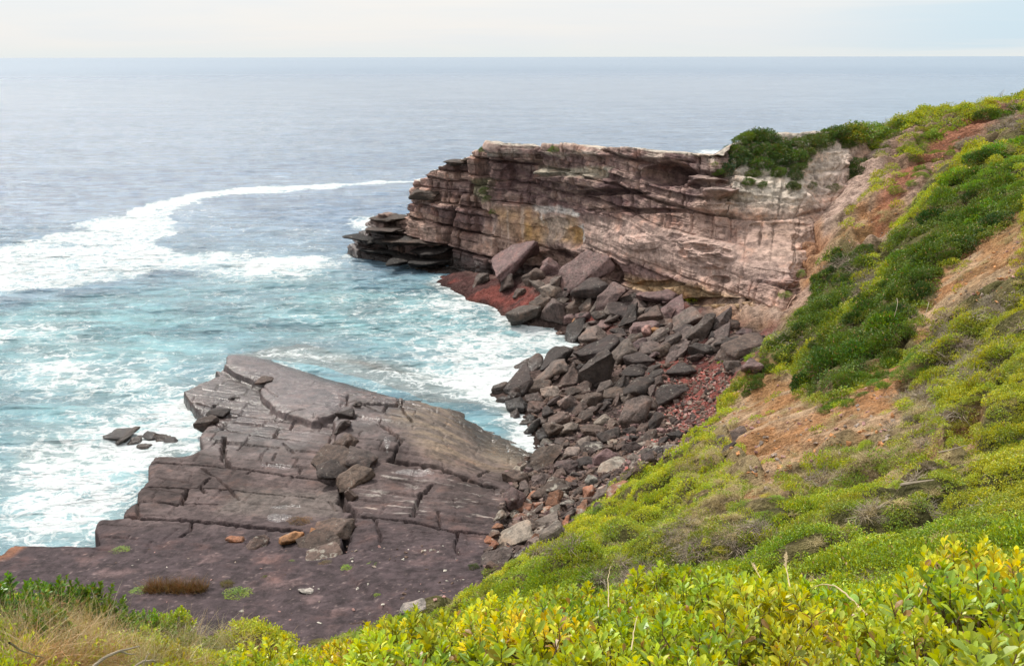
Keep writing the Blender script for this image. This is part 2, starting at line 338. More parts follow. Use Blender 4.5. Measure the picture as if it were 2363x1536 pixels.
def build_cliff():
    net = []
    for (u, v, z), rows in CC:
        p0 = at_z(u, v, z); c = [p0+np.array([.3, -.3, -4.]), p0]
        for (uu, vv, sb) in rows: c.append(at_y(uu, vv, p0[1]+sb))
        rim = c[-1]; k = 1 if z > .1 else .8
        c.append(rim+np.array([1.2, 3.0, -.25])); c.append(rim+np.array([3, 9, -2.2*k])); c.append(rim+np.array([5, 13, 0])); c[-1][2] = -4
        net.append(c)
    net = np.array(net)                       # cols x rows x 3
    # densify along columns by length
    mid = net[:, 3]; L = np.concatenate([[0], np.cumsum(np.linalg.norm(np.diff(mid[:, :2], axis=0), axis=1)+.8)])
    ns = 1250; s = np.linspace(0, L[-1], ns)
    rowlen = [30, 90, 110, 120, 130, 50, 20, 20]; tr = np.concatenate([i+np.arange(n)/n for i, n in enumerate(rowlen)]+[[len(rowlen)]])
    A = np.stack([[np.interp(s, L, net[:, r, k]) for r in range(net.shape[1])] for k in range(3)], -1)   # rows x ns x 3
    G = np.stack([[np.interp(tr, np.arange(net.shape[1]), A[:, j, k]) for j in range(ns)] for k in range(3)], -1)  # ns x nt x 3
    ker = np.exp(-np.linspace(-2, 2, 15)**2); ker /= ker.sum()
    for k in range(3):                         # soften the control net a little along the rows
        pad = np.pad(G[:, :, k], ((0, 0), (7, 7)), "edge"); G[:, :, k] = sum(ker[i]*pad[:, i:i+G.shape[1]] for i in range(15))
        pad = np.pad(G[:, :, k], ((7, 7), (0, 0)), "edge"); G[:, :, k] = sum(ker[i]*pad[i:i+G.shape[0]] for i in range(15))
    dS = np.gradient(G, axis=0); dT = np.gradient(G, axis=1); N = np.cross(dS, dT); N /= np.linalg.norm(N, axis=-1, keepdims=True)+1e-9
    # outward = towards the camera side / up
    flip = np.sign((N*np.array([-.5, -.8, .3])).sum(-1)); N *= np.where(flip == 0, 1, flip)[..., None]
    u, v, f = proj(G); x, y, z = G[..., 0], G[..., 1], G[..., 2]
    S = s[:, None] + 0*z; up = np.clip(N[..., 2], 0, 1)
    u = u + 6*fbm(x*.4, y*.4, z*.4, 3, 51); v = v + 6*fbm(x*.4, y*.4, z*.6, 3, 52)
    zz = z + .035*S + 1.1*fbm(S*.035, z*.05, 0, 3, 61) + .12*fbm(S*.5, z*.6, 0, 3, 62)
    def blocks(th, ln, seed, er=.12):
        kz = zz/th + .55*vnoise(zz/th*.31, S*0, 0, seed+9); iz = np.floor(kz); fz = kz-iz
        ks = S/ln*(.6+.8*hash1(iz, seed+3)) + 17*hash1(iz, seed); isx = np.floor(ks); fs = ks-isx
        h = hash2(iz, isx, seed+1); hl = hash1(iz, seed+2)
        ez = np.minimum(fz, 1-fz); es = np.minimum(fs, 1-fs)*ln/th
        g = sstep(0, er, ez)*sstep(0, er, es)
        return h, hl, g, iz
    h1, l1, g1, i1 = blocks(2.6, 7.5, 101, .10); h2, l2, g2, i2 = blocks(.9, 3.1, 111, .16); h3, l3, g3, _ = blocks(.3, 1.2, 121, .25)
    smooth = soft_poly(u, v, R_SMOOTH, 14); hb, lb, gb, ib = blocks(3.4, 3.6, 131, .09); left = sstep(1160, 1140, u)
    low = soft_poly(u, v, [(1320,585),(1500,620),(1700,680),(1830,700),(1800,790),(1500,690),(1400,650)], 12)
    amp = 1-.86*smooth; amp = amp*(1-.4*low)
    mod = .55+.45*fbm(S*.09, z*.16, 0, 3, 63)
    d = amp*((1.4+.4*sstep(1160, 1120, u))*(.45*l1+.55*h1-.5)*(.35+mod*1.5) + .85*(.45*l2+.55*h2-.5) + .14*(h3-.5) - .55*(1-g1) - .16*(1-g2)*h1 - .04*(1-g3)) + left*(1.9*(hb-.5) - .8*(1-gb)) + (1-left)*(1-.7*smooth)*(.5*(hb-.5) - .30*(1-gb))
    d = d + .5*fbm(x*.16, y*.16, z*.25, 4, 64) + (.08+.2*amp)*fbm(x*.9, y*.9, z*1.5, 4, 65)
    # thin overhanging lips on the smooth wall
    lip = np.abs(np.sin((zz*1.15+1.2*fbm(S*.08, z*.2, 0, 2, 67))*1.3)); d = d + smooth*(.16*sstep(.93, 1, lip)*sstep(-.1, .4, fbm(S*.12, z*.3, 0, 3, 68)) - .25*sstep(.15,.45, fbm(x*.35, y*.35, z*.7, 4, 69)))
    def ell(cu, cv, ru, rv, dep, pw=1.0):
        q = ((u-cu)/ru)**2 + ((v-cv)/rv)**2; return -dep*np.clip(1-q, 0, 1)**.5*pw
    d = d + ell(1540, 402, 60, 30, 5.0) + ell(1378, 634, 58, 46, 3.6) + ell(1290, 610, 60, 34, 1.8) + ell(1290, 528, 60, 26, .5) + ell(1325, 548, 26, 26, .9) \
          + ell(1410, 445, 90, 8, 1.5) + ell(1300, 404, 70, 6, 1.0) + ell(1640, 430, 55, 10, 1.6) + ell(1760, 462, 80, 9, 1.5) + ell(1480, 486, 120, 7, 1.1)+ ell(1800, 520, 70, 8, 1.2) \
          + ell(1640, 695, 90, 9, 1.5) + ell(1740, 745, 70, 9, 1.6) + ell(1520, 655, 70, 8, 1.2) + ell(1195, 400, 40, 22, .9) + ell(1200, 590, 60, 8, 1.0) + ell(1665, 645, 22, 10, .8) + ell(1010,470,10,50,1.0)
    for (cu, cv, ru, rv, am) in [(1640,590,65,32,.9),(1600,560,40,20,.7),(1480,560,50,20,.5),(1660,470,60,25,.7),(1770,480,60,25,.6)]:
        q = np.clip(1-((u-cu)/ru)**2-((v-cv)/rv)**2, 0, 1)**.5
        d = d + q*am*(.3+1.1*ridged(x*.35, y*.35, z*1.3, 4, 81))
    # rim blocks stand proud
    d = d + .8*soft_poly(u, v, [(1146,330),(1246,330),(1246,372),(1146,368)], 3) + .7*soft_poly(u, v, [(1250,330),(1600,345),(1600,372),(1480,366),(1250,356)], 4)
    d = d + 1.3*soft_poly(u, v, [(1240,392),(1330,396),(1420,420),(1415,440),(1240,412)], 4)+ 1.1*soft_poly(u, v, [(1590,410),(1700,430),(1760,470),(1640,455)], 5)
    d = d - 1.6*np.exp(-((u-(1010+(600-v)*.36))/7)**2)*soft_poly(u, v, [(1000,450),(1085,450),(1050,610),(990,610)], 6)    # diagonal crevice
    d = d - 1.0*np.exp(-((u-1243)/4.)**2)*sstep(350, 362, v)*sstep(430, 415, v)
    # eroded right part
    er = sstep(1690, 1800, u + (v-450)*.35)*sstep(620, 500, v-.25*(u-1800))
    d = d*(1-.65*er) + er*(.9*ridged(x*.30, y*.30, z*.12, 5, 85)-.3+.35*fbm(x*1.2, y*1.2, z*1.0, 4, 86))
    d = d*(1-.75*sstep(.75, .97, up))
    row = np.concatenate([np.repeat(i, n) for i, n in enumerate(rowlen)]+[[len(rowlen)]])
    fade = np.where(row >= 6, .25, 1.0); d = d*fade[None, :]
    Nh = N.copy(); Nh[..., 2] *= .45; Nh /= np.linalg.norm(Nh, axis=-1, keepdims=True)+1e-9
    P = G + Nh*d[..., None]
    # colours
    purple = np.array([.125, .075, .066]); tan = np.array([.37, .25, .205]); 
    n1 = fbm(x*.13, y*.13, z*.3, 5, 91); n2 = fbm(x*.5, y*.5, z*1.6, 5, 92)
    c = mixc(purple, tan, sstep(-.25, .45, .9*n1+.5*(l1-.5)+.6*(h2-.5)*.6))
    c = mixc(c, [.20, .13, .125], sstep(.5, .8, l2)*.5)
    up_zone = soft_poly(u, v, [(1240,345),(1600,352),(1660,400),(1600,480),(1480,500),(1330,470),(1150,465),(1150,372),(1240,372)], 12)
    c = mixc(c, mixc([.105, .064, .064], [.24, .165, .14], sstep(-.2, .4, n2)), up_zone*.75)
    c = mixc(c, mixc([.365, .26, .22], [.26, .18, .155], sstep(-.2, .5, n2)), smooth*.9)
    c = mixc(c, [.36, .25, .12], soft_poly(u, v, [(1440,640),(1600,655),(1740,700),(1800,765),(1600,705),(1450,665)], 10)*.6)
    c = mixc(c, [.38, .22, .095], soft_poly(u, v, [(1150,482),(1240,480),(1330,500),(1335,560),(1290,568),(1200,560),(1150,520)], 16)*sstep(-.2, .4, fbm(S*.3, z*.10, 0, 4, 93))*.65); c = mixc(c, [.46, .27, .08], np.clip(soft_poly(u, v, [(1215,515),(1245,520),(1248,556),(1208,556)], 7)+soft_poly(u, v, [(1302,520),(1332,530),(1330,562),(1296,560)], 7), 0, 1)*.5*sstep(-.4, .3, fbm(S*.6, z*.2, 0, 3, 96)))
    c = mixc(c, [.26, .17, .13], soft_poly(u, v, [(1160,500),(1210,500),(1200,570),(1110,575)], 12)*.6)
    white = soft_poly(u, v, [(1232,474),(1290,476),(1345,492),(1340,500),(1290,492),(1236,488)], 4)*.75 + soft_poly(u, v, [(1330,522),(1346,518),(1344,556),(1333,562)], 3) + soft_poly(u, v, [(1247,490),(1256,490),(1254,515),(1249,512)], 3)*.5
    c = mixc(c, [.74, .70, .66], np.clip(white, 0, 1)*(.6+.4*sstep(-.2, .3, n2)))
    streak = sstep(.35, .7, fbm(S*1.1, z*.12, 0, 3, 94))*smooth; c = mixc(c, [.52, .43, .37], streak*.35)
    pinkz = soft_poly(u, v, [(1880,328),(1970,325),(1965,400),(1945,460),(1870,470),(1840,440)], 12); c = mixc(c, [.50, .40, .36], pinkz*.85)
    side = sstep(1660, 1780, u); c = mixc(c, mixc([.36, .25, .19], [.44, .31, .25], sstep(-.3, .4, n2)), side*sstep(640, 520, v-.2*(u-1700))*.6)
    c = mixc(c, [.45, .24, .14], sstep(1880, 1990, u+(v-500)*.5)*.8)
    cap = sstep(.55, .9, up)*sstep(520, 440, v); c = mixc(c, [.40, .36, .30], cap*.8)
    rimz = soft_poly(u, v, [(1140,330),(1250,330),(1250,350),(1600,352),(1660,350),(1655,376),(1560,368),(1400,362),(1140,360)], 5); c = mixc(c, [.36, .31, .26], rimz*.55*sstep(-.3, .3, n2))
    c = mixc(c, [.42, .39, .30], soft_poly(u, v, [(1240,386),(1420,388),(1400,412),(1240,404)], 6)*.6)
    green = soft_poly(u, v, [(1088,415),(1144,412),(1142,462),(1120,470),(1090,445)], 6)*.5; c = mixc(c, [.07, .10, .035], green)
    wetb = (1-sstep(1.2, 4.2, z+.8*n1))*sstep(1330, 1180, u); wetb = np.maximum(wetb, sstep(6.5, 4.0, z)*sstep(960, 900, u)); c = mixc(c, [.032, .024, .022], wetb*.9)
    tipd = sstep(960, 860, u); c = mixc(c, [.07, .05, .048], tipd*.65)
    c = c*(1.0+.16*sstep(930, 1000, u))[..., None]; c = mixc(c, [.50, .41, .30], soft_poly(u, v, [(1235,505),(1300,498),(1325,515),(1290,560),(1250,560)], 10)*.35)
    dry = 1-.9*wetb
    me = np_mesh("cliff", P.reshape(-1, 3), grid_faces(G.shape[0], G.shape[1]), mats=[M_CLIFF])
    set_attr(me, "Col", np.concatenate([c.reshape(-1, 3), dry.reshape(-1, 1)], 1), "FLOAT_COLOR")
    o = link("headland_cliff", me); tag(o, kind="structure")
    return P
CLIFF = build_cliff()
_cu, _cv, _cf = proj(CLIFF.reshape(-1, 3))
def cliff_pt(u, v):
    """nearest visible cliff point at a photograph pixel"""
    w = (np.abs(_cu-u) < 7) & (np.abs(_cv-v) < 7); i = np.flatnonzero(w)
    if not len(i): i = np.array([np.argmin((_cu-u)**2+(_cv-v)**2)])
    return CLIFF.reshape(-1, 3)[i[np.argmin(_cf[i])]]
# ---------------------------------------------------------------- rock platform
PC = [(100,1300,3.4),(0,1400,4.0),(600,1450,4.3),(1080,1360,4.5),(600,1300,3.6),(1100,1290,3.9),(220,1200,2.5),(800,1150,2.5),(1150,1180,3.0),(340,1060,1.8),(600,1050,1.6),
      (1160,1090,1.5),(1240,1035,-.4),(1130,950,-.5),(1000,935,-.1),(800,930,.8),(900,1000,1.1),(1050,1030,.8),(600,960,1.0),(450,920,.8),(550,850,.7),(650,825,-.35),(760,862,-.45),(870,900,-.45),
      (0,1270,3.1),(900,862,-.9),(1150,905,-1.0),(1300,1015,-.9),(300,1130,2.2),(700,1200,2.9)]
PCW = np.array([at_z(*p) for p in PC]); WP = tps_fit(PCW, 4)
def zplat(x, y): return tps_eval(x, y, PCW, WP)
def wpts(pts, off=0.0):
    """photograph outline -> plan outline on the platform's surface raised by off"""
    u = np.array([p[0] for p in pts], float); v = np.array([p[1] for p in pts], float); z = np.full(len(pts), 1.5)
    for _ in range(12): P = at_z(u, v, z); z = .5*z+.5*(zplat(P[:, 0], P[:, 1])+off)
    return at_z(u, v, z)[:, :2]
def Z4(pts): return [(180+a/2.194, 780+b/2.194) for a, b in pts]
PL_OUT = [(518,824),(640,822),(770,842),(900,872),(1010,895),(1080,900),(1160,918),(1235,975),(1310,1035),(1230,1085),(1180,1130),(1165,1200),(1140,1300),(1120,1400),(900,1500),(560,1560),(0,1560),(-400,1500),(-300,1330),(0,1275),(20,1247),(218,1250),
          (208,1215),(220,1190),(275,1187),(280,1165),(306,1150),(306,1125),(335,1100),(332,1065),(350,1045),(430,1045),(458,1032),(452,1000),(462,985),(470,962),(440,935),(415,902),(440,890),(500,865),(490,856),(520,852)]
PL_T = [(520,820),(640,822),(760,858),(870,893),(1000,922),(985,935),(870,924),(800,916),(802,938),(772,962),(720,974),(700,966),(645,952),(628,938),(604,918),(600,900),(612,884),(585,878),(545,862),(518,845)]
PL_R = [(802,914),(880,925),(1000,937),(1060,935),(1140,950),(1190,995),(1260,1040),(1190,1090),(1175,1150),(1170,1420),(1000,1480),(792,1290),(815,1195),(792,1168),(796,1118),(762,1090),(742,1066),(772,1020),(768,975),(778,958),(802,940)]
PL_B = [(455,1000),(512,998),(512,1040),(458,1036)]
CR = {  # joints: (points in the photograph, width, depth)
 'a': (Z4([(350,615),(550,630),(760,645),(1000,680),(1230,712),(1330,750)]), .16, .4),
 'b': (Z4([(330,735),(540,752),(760,760),(990,785),(1190,808)]), .12, .35), 'c': (Z4([(300,812),(530,830),(700,832)]), .14, .35),
 'd': (Z4([(215,890),(300,898),(540,915),(800,935),(1030,960),(1120,965)]), .28, .6), 'e': (Z4([(1400,885),(1600,905),(1900,960),(2150,975)]), .22, .5),
 'f': (Z4([(1590,660),(1880,690),(2090,735)]), .45, .5), 'g': (Z4([(1375,300),(1600,322),(1810,335)]), .3, .45), 'h': (Z4([(1390,385),(1620,392)]), .45, .5),
 'i': (Z4([(1600,325),(1640,400),(1690,480)]), .16, .4), 'j': (Z4([(2075,645),(2020,690)]), .16, .3), 'k': (Z4([(1740,790),(1690,910)]), .2, .4), 'l': (Z4([(1780,760),(1755,800)]), .2, .4),
 'm': (Z4([(560,755),(520,825)]), .25, .5), 'n': (Z4([(660,700),(620,745),(640,780)]), .14, .35), 'o': (Z4([(570,930),(560,970),(515,1000)]), .16, .35), 'p': (Z4([(1495,910),(1520,980),(1530,1040)]), .1, .3),
 'q': (Z4([(740,500),(730,600),(760,640)]), .3, .5), 'r': (Z4([(660,410),(760,455),(860,480)]), .12, .3), 's': (Z4([(1000,570),(990,610)]), .12, .3), 't': (Z4([(1330,750),(1335,840),(1400,890),(1370,960),(1330,1080)]), .4, .6),
 'u': (Z4([(1040,525),(1090,570)]), .1, .25), 'v': (Z4([(850,680),(880,660),(780,640)]), .12, .3), 'w': (Z4([(1820,880),(1830,960)]), .12, .3), 'x': (Z4([(1920,980),(1910,1060),(1925,1100)]), .12, .3),
 'y': (Z4([(760,760),(820,810)]), .1, .25), 'z': (Z4([(1390,470),(1500,480),(1640,570),(1600,650)]), .2, .4), 'aa': (Z4([(620,650),(700,700),(780,770)]), .1, .25),
 'ab': (Z4([(1270,815),(1300,865)]), .1, .2), 'ac': (Z4([(300,810),(305,890)]), .12, .3), 'ad': (Z4([(690,330),(680,400),(600,470)]), .25, .5), 'ae': (Z4([(1430,400),(1520,440),(1640,470)]), .14, .3),
 'af': (Z4([(930,255),(1010,330)]), .1, .2), 'ag': (Z4([(1180,270),(1500,285)]), .1, .2), 'ah': (Z4([(880,400),(1000,420),(1150,390)]), .1, .2), 'ai': (Z4([(600,320),(760,370),(860,390),(1000,400)]), .12, .25)}
def build_platform():
    xs = np.arange(-43, 8, .088); ys = np.concatenate([np.arange(28, 58, .075), np.arange(58, 95, .10)])
    X, Y = np.meshgrid(xs, ys); wx = X+.10*fbm(X*.5, Y*.5, 0, 3, 201)+.06*fbm(X*2.0, Y*2.0, 0, 3, 203); wy = Y+.10*fbm(X*.5, Y*.5, 0, 3, 202)+.06*fbm(X*2.0, Y*2.0, 0, 3, 204)
    zb = zplat(X, Y)
    def sd(poly, off):
        P = wpts(poly, off); d = dist_line(wx, wy, P, True); return np.where(inside(wx, wy, P), d, -d)
    so = sd(PL_OUT, 0); sT = sd(PL_T, .5); sR = sd(PL_R, .8); sB = sd(PL_B, .1)
    def step(s, h, r=.35): return h*sstep(-.05, .12, s)*(.72+.28*sstep(0, r*2, s))
    _pu, _pv, _ = proj(np.stack([X, Y, zb], -1)); hR = (1.15*sstep(1150, 1060, _pv) + .2)*sstep(1130, 960, _pu+.3*(1000-_pv))
    z = zb + .0
    dsea = dist_line(X, Y, wpts([(640,822),(760,858),(870,893),(1000,925),(1140,948)], .3)); z = np.maximum(z, zb+.70*sstep(.1, 4.0, dsea)*sstep(-.05, .1, sT)*(.8+.2*sstep(0, .8, sT)))
    z = np.maximum(z, zb + hR*sstep(-.06, .1, sR)*(.75+.25*sstep(0, .8, sR)))
    depth = np.zeros_like(X); wcol = np.zeros_like(X)
    for k, (pts, w, dep) in CR.items():
        P = wpts(pts, .4 if k in 'gehfijz' else .1); d = dist_line(wx, wy, P); q = sstep(w*.75, w*.22, d*(1+.5*vnoise(X*3, Y*3, 0, 209)))
        depth = np.maximum(depth, 1.5*dep*q); wcol = np.maximum(wcol, q)
    # finer joint network: long beds running one way, short joints across
    ang = .30; bx = wx*math.cos(ang)-wy*math.sin(ang); by = wx*math.sin(ang)+wy*math.cos(ang)
    kb = by/1.7+.3*vnoise(bx*.15, by*.4, 0, 211); ib = np.floor(kb); fb = np.minimum(kb-ib, 1-kb+ib)
    kx = bx/3.2*(.6+.8*hash1(ib, 213)) + 9*hash1(ib, 212) + .2*kb; ix = np.floor(kx); fx = np.minimum(kx-ix, 1-kx+ix)
    uu, vv, _ = proj(np.stack([X, Y, zb], -1))
    dens = soft_poly(uu, vv, [(480,960),(770,965),(770,1060),(740,1100),(520,1040),(480,1000)], 15)*1.0 + soft_poly(uu, vv, [(790,940),(930,940),(980,1010),(900,1080),(800,1060)], 20)*.9 + .34; dens = dens*(1-soft_poly(uu, vv, PL_T, 8))
    dens = dens*sstep(1320, 1230, vv)
    on = (hash2(ib, ix, 214) < .7)
    fine = np.exp(-(np.where(on, fb, 1)*1.7/.085)**2)*(fbm(X*.3, Y*.3, 0, 2, 216) > -.1) + np.exp(-(fx*3.2/.085)**2)*(hash2(ib, ix, 215) < .5)
    depth = depth + .38*np.clip(dens, 0, 1)*np.clip(fine, 0, 1)
    lvl = (hash2(ib, ix, 217)-.5)*.22*np.clip(dens+.2, 0, 1)*sstep(1260, 1180, vv); z = z + lvl
    # thin laminated ledges on the sloping right hand slab
    lam = zb*6+1.2*fbm(X*.3, Y*.3, 0, 4, 218); fr = lam-np.floor(lam); z = z + .035*sstep(.6, 1, fr)*(uu > 780)
    z = z - depth + +.06*fbm(X*.5, Y*.5, 0, 4, 205) + .035*fbm(X*2.2, Y*2.2, 0, 4, 206) + .05*ridged(bx*.3, by*1.6, 0, 3, 207)
    # seaward edges
    edge = sstep(-.10, .28, so); rnd = .45*np.clip(1-so/.9, 0, 1)**2*(vv < 1260)*(vv>940)*(uu < 700)
    z = (z-rnd)*edge + (1-edge)*(-1.6)
    z = np.where(so < -.1, np.minimum(z, -1.2), z)
    c = mixc([.050, .036, .034], [.112, .082, .078], sstep(-.5, .5, fbm(X*.35, Y*.35, 0, 5, 221)))
    near = sstep(1120, 1290, vv+40*fbm(X*.15, Y*.15, 0, 3, 222)); c = mixc(c, [.052, .037, .040], near*.95)
    tl = soft_poly(uu, vv, PL_T, 12); c = mixc(c, [.105, .082, .082], tl*.8)
    br = soft_poly(uu, vv, [(980,930),(1140,945),(1250,1035),(1170,1085),(1000,1090),(900,1000)], 30)
    c = mixc(c, mixc([.125, .095, .075], [.20, .148, .10], sstep(-.2, .4, fbm(bx*.25, by*1.5, 0, 4, 223))), br*.75)
    c = mixc(c, [.36, .27, .17], soft_poly(uu, vv, [(1120,1000),(1250,1030),(1190,1075),(1120,1050)], 20)*.5)
    pale = sstep(.35, .6, fbm(bx*.5, by*3.0, 0, 4, 224))*soft_poly(uu, vv, [(830,1090),(1150,1120),(1150,1210),(830,1190)], 20); c = mixc(c, [.38, .34, .31], pale*.6)
    spk = sstep(.50, .60, fbm(X*4.5, Y*4.5, 0, 3, 225))*sstep(1180, 1260, vv); c = mixc(c, [.36, .27, .25], spk*.25)
    pk = sstep(.2, .5, fbm(X*.6, Y*.6, 0, 4, 226))*sstep(1240, 1300, vv); c = mixc(c, [.20, .13, .125], pk*.35)
    c = mixc(c, [.33, .13, .05], soft_poly(uu, vv, [(0,1262),(30,1250),(60,1258),(20,1285),(-30,1300)], 8)*.4)
    c = mixc(c, [.13, .115, .10], sstep(0, .8, soft_poly(uu, vv, [(560,1130),(780,1140),(780,1190),(500,1180)], 25))*.4)
    wetv = np.clip(sstep(1130, 960, vv)*.9 + tl, 0, 1)*(.6+.4*sstep(-.3, .3, fbm(X*.4, Y*.4, 0, 3, 227)))
    wl = 1-sstep(.0, .7, z); c = c*(1-.55*wl*(vv < 1280))[..., None]
    for (cu, cv, ru, rv) in [(640,1195,28,10),(895,1060,7,16),(660,1168,38,4),(960,1110,40,5),(640,1072,34,5),(725,925,60,14),(700,890,60,12)]:
        q = ((uu-cu)/ru)**2+((vv-cv)/rv)**2+.5*fbm(X*2, Y*2, 0, 2, 228); wetv = np.maximum(wetv, (q < 1)*1.0)
    me = np_mesh("platform", np.stack([X, Y, z], -1).reshape(-1, 3), grid_faces(len(ys), len(xs)), mats=[M_PLAT])
    set_attr(me, "Col", np.concatenate([c.reshape(-1, 3), (1-wetv).reshape(-1, 1)], 1), "FLOAT_COLOR")
    o = link("rock_platform", me); tag(o, kind="structure")
    return xs, ys, z
PXS, PYS, PZ = build_platform()
def ground2(x, y):
    x = np.asarray(x, float); y = np.asarray(y, float); g = ground(x, y)
    ix = np.clip(np.searchsorted(PXS, x), 0, len(PXS)-1); iy = np.clip(np.searchsorted(PYS, y), 0, len(PYS)-1)
    ok = (x > PXS[0]) & (x < PXS[-1]) & (y > PYS[0]) & (y < PYS[-1])
    return np.where(ok, np.maximum(g, PZ[iy, ix]), g)
# ---------------------------------------------------------------- sea
def build_sea():
    th = np.radians(np.concatenate([np.linspace(-100, -34, 120, endpoint=False), np.linspace(-34, 34, 1000, endpoint=False), np.linspace(34, 100, 120)]))
    r = np.concatenate([np.linspace(28, 190, 850, endpoint=False), np.geomspace(190, 60000, 330)])
    T, R = np.meshgrid(th, r); X = R*np.sin(T); Y = R*np.cos(T); fd = 1-sstep(120, 900, R)
    w = .13*np.sin(Y*.9+X*.25+2.5*vnoise(X*.05, Y*.05, 0, 301)) + .42*fbm(X*.09, Y*.22, 0, 4, 302) + .22*fbm(X*.35, Y*.7, 0, 4, 303)
    P0 = np.stack([X, Y, 0*X], -1); u, v, f = proj(P0)
    wu = u + 26*fbm(X*.12, Y*.12, 0, 4, 304); wv = v + 15*fbm(X*.12, Y*.12, 0, 4, 305)
    fo = np.zeros_like(X)
    zone = soft_poly(wu, wv, [(-900,690),(0,690),(300,650),(520,615),(740,610),(860,640),(1000,640),(1400,800),(1250,1100),(900,1300),(-900,1500)], 45)
    fo = fo + .355*zone
    fo = np.maximum(fo, .40*soft_poly(wu, wv, [(-900,600),(450,450),(760,520),(840,600),(900,650),(700,640),(300,640),(-900,700)], 30))
    band = [(-900,700),(-900,640),(-300,600),(0,572),(70,552),(150,530),(230,508),(300,488),(380,468),(455,452),(500,446),(560,440),(480,458),(400,490),(400,540),(370,568),(420,578),(500,578),(600,588),(735,600),(720,612),(620,602),(500,612),(330,632),(230,650),(0,672)]
    fo = np.maximum(fo, (.86+.16*fbm(X*.05, Y*.15, 0, 3, 312))*soft_poly(wu, wv, band, 12))
    lw = 1.6+ 5*sstep(980, 500, u); dl = dist_line(u+6*fbm(X*.1,Y*.1,0,3,308), v+3*fbm(X*.08,Y*.08,0,3,309), [(1000,412),(940,420),(800,427),(700,432),(560,439),(450,452),(300,490)])
    fo = np.maximum(fo, 1.0*sstep(lw+3, lw-1, dl)*(u > 280))
    for (cu, cv, ru, rv, am) in [(1100,800,150,70,.42),(1180,880,90,50,.5),(620,625,130,26,.6),(680,604,60,12,.8),(960,700,170,40,.22),(1000,880,150,40,.25),(120,860,110,40,.45),(330,900,120,60,.28),(330,1010,140,60,.42),(420,960,50,50,.3),(240,1150,70,50,.3),(300,1060,60,40,.3),(620,850,60,12,.3),(560,868,60,16,.35),
                                 (120,1080,170,90,.40),(120,1200,140,70,.5),(60,760,150,30,.3),(860,520,50,16,.5),(1000,620,90,12,.35),(1080,700,70,14,.25),(1260,790,60,30,.3),(1220,1010,40,26,.5),(800,770,200,50,.10),(560,700,120,30,.12),(250,820,200,40,.1)]:
        fo = fo + am*np.exp(-((wu-cu)/ru)**2-((wv-cv)/rv)**2)
    PO = wpts(PL_OUT[:16]+PL_OUT[19:], 0); dpl = dist_line(X+.6*fbm(X*.5, Y*.5, 0, 3, 306), Y, PO, True)
    fo = fo + .40*np.exp(-dpl/1.0)*(Y > 40)*(.5+.8*vnoise(X*.2, Y*.2, 0, 311))
    g = ground(X, Y); shore = sstep(-1.4, .0, g)*(Y < 125)*(Y > 40)*(X < 40); fo = fo + .30*shore
    foot = [tuple(CLIFF[i, 34, :2]) for i in range(0, 700, 10)]
    dc = dist_line(X, Y, foot); fo = fo + .42*np.exp(-dc/1.2)*sstep(-.25, .2, fbm(X*.3, Y*.3, 0, 3, 307))
    back = np.exp(-((u-1650)/60)**2-((v-352)/7)**2)+.8*np.exp(-((u-860)/60)**2-((v-512)/14)**2); fo = fo + back
    for (a, b, c_, d_) in [(20,700,1000,.16)]: pass
    fo = np.clip(fo, 0, 1.1)*(1-sstep(260, 420, R)*(1-sstep(.5, .9, back)))
    tq = np.clip(zone*.75 + .5*np.exp(-((wu-150)/250)**2-((wv-770)/60)**2) + .5*np.exp(-((wu-900)/220)**2-((wv-720)/60)**2)+ .4*np.exp(-((wu-1150)/120)**2-((wv-820)/60)**2)+.3*np.exp(-((wu-300)/250)**2-((wv-1000)/150)**2), 0, 1)
    tq = np.maximum(tq, .35*sstep(480, 640, v)*(1-zone))
    shal = sstep(-1.5, -.2, g)*.8*(Y < 120) + np.clip(1-dpl/3, 0, 1)*(u > 560)*(v < 960)*.9   # rock showing through
    sdP = inside(X, Y, [tuple(p) for p in wpts([(520,815),(700,812),(900,870),(1060,900),(1180,930),(1240,1010),(1130,950),(1000,930),(760,862)], 0)]); shal = np.maximum(shal, sdP*.6); shal = np.maximum(shal, .75*sstep(1, .4, ((wu-330)/130)**2+((wv-1040)/42)**2)); shal = np.maximum(shal, .5*sstep(1, .4, ((wu-150)/140)**2+((wv-1060)/50)**2))
    Z = w*fd*(1-.5*np.clip(shore, 0, 1))
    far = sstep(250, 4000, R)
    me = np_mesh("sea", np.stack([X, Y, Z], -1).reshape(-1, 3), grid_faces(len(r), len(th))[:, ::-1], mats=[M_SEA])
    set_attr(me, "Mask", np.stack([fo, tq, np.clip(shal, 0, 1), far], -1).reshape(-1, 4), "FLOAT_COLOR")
    tag(link("sea_water", me), kind="structure")
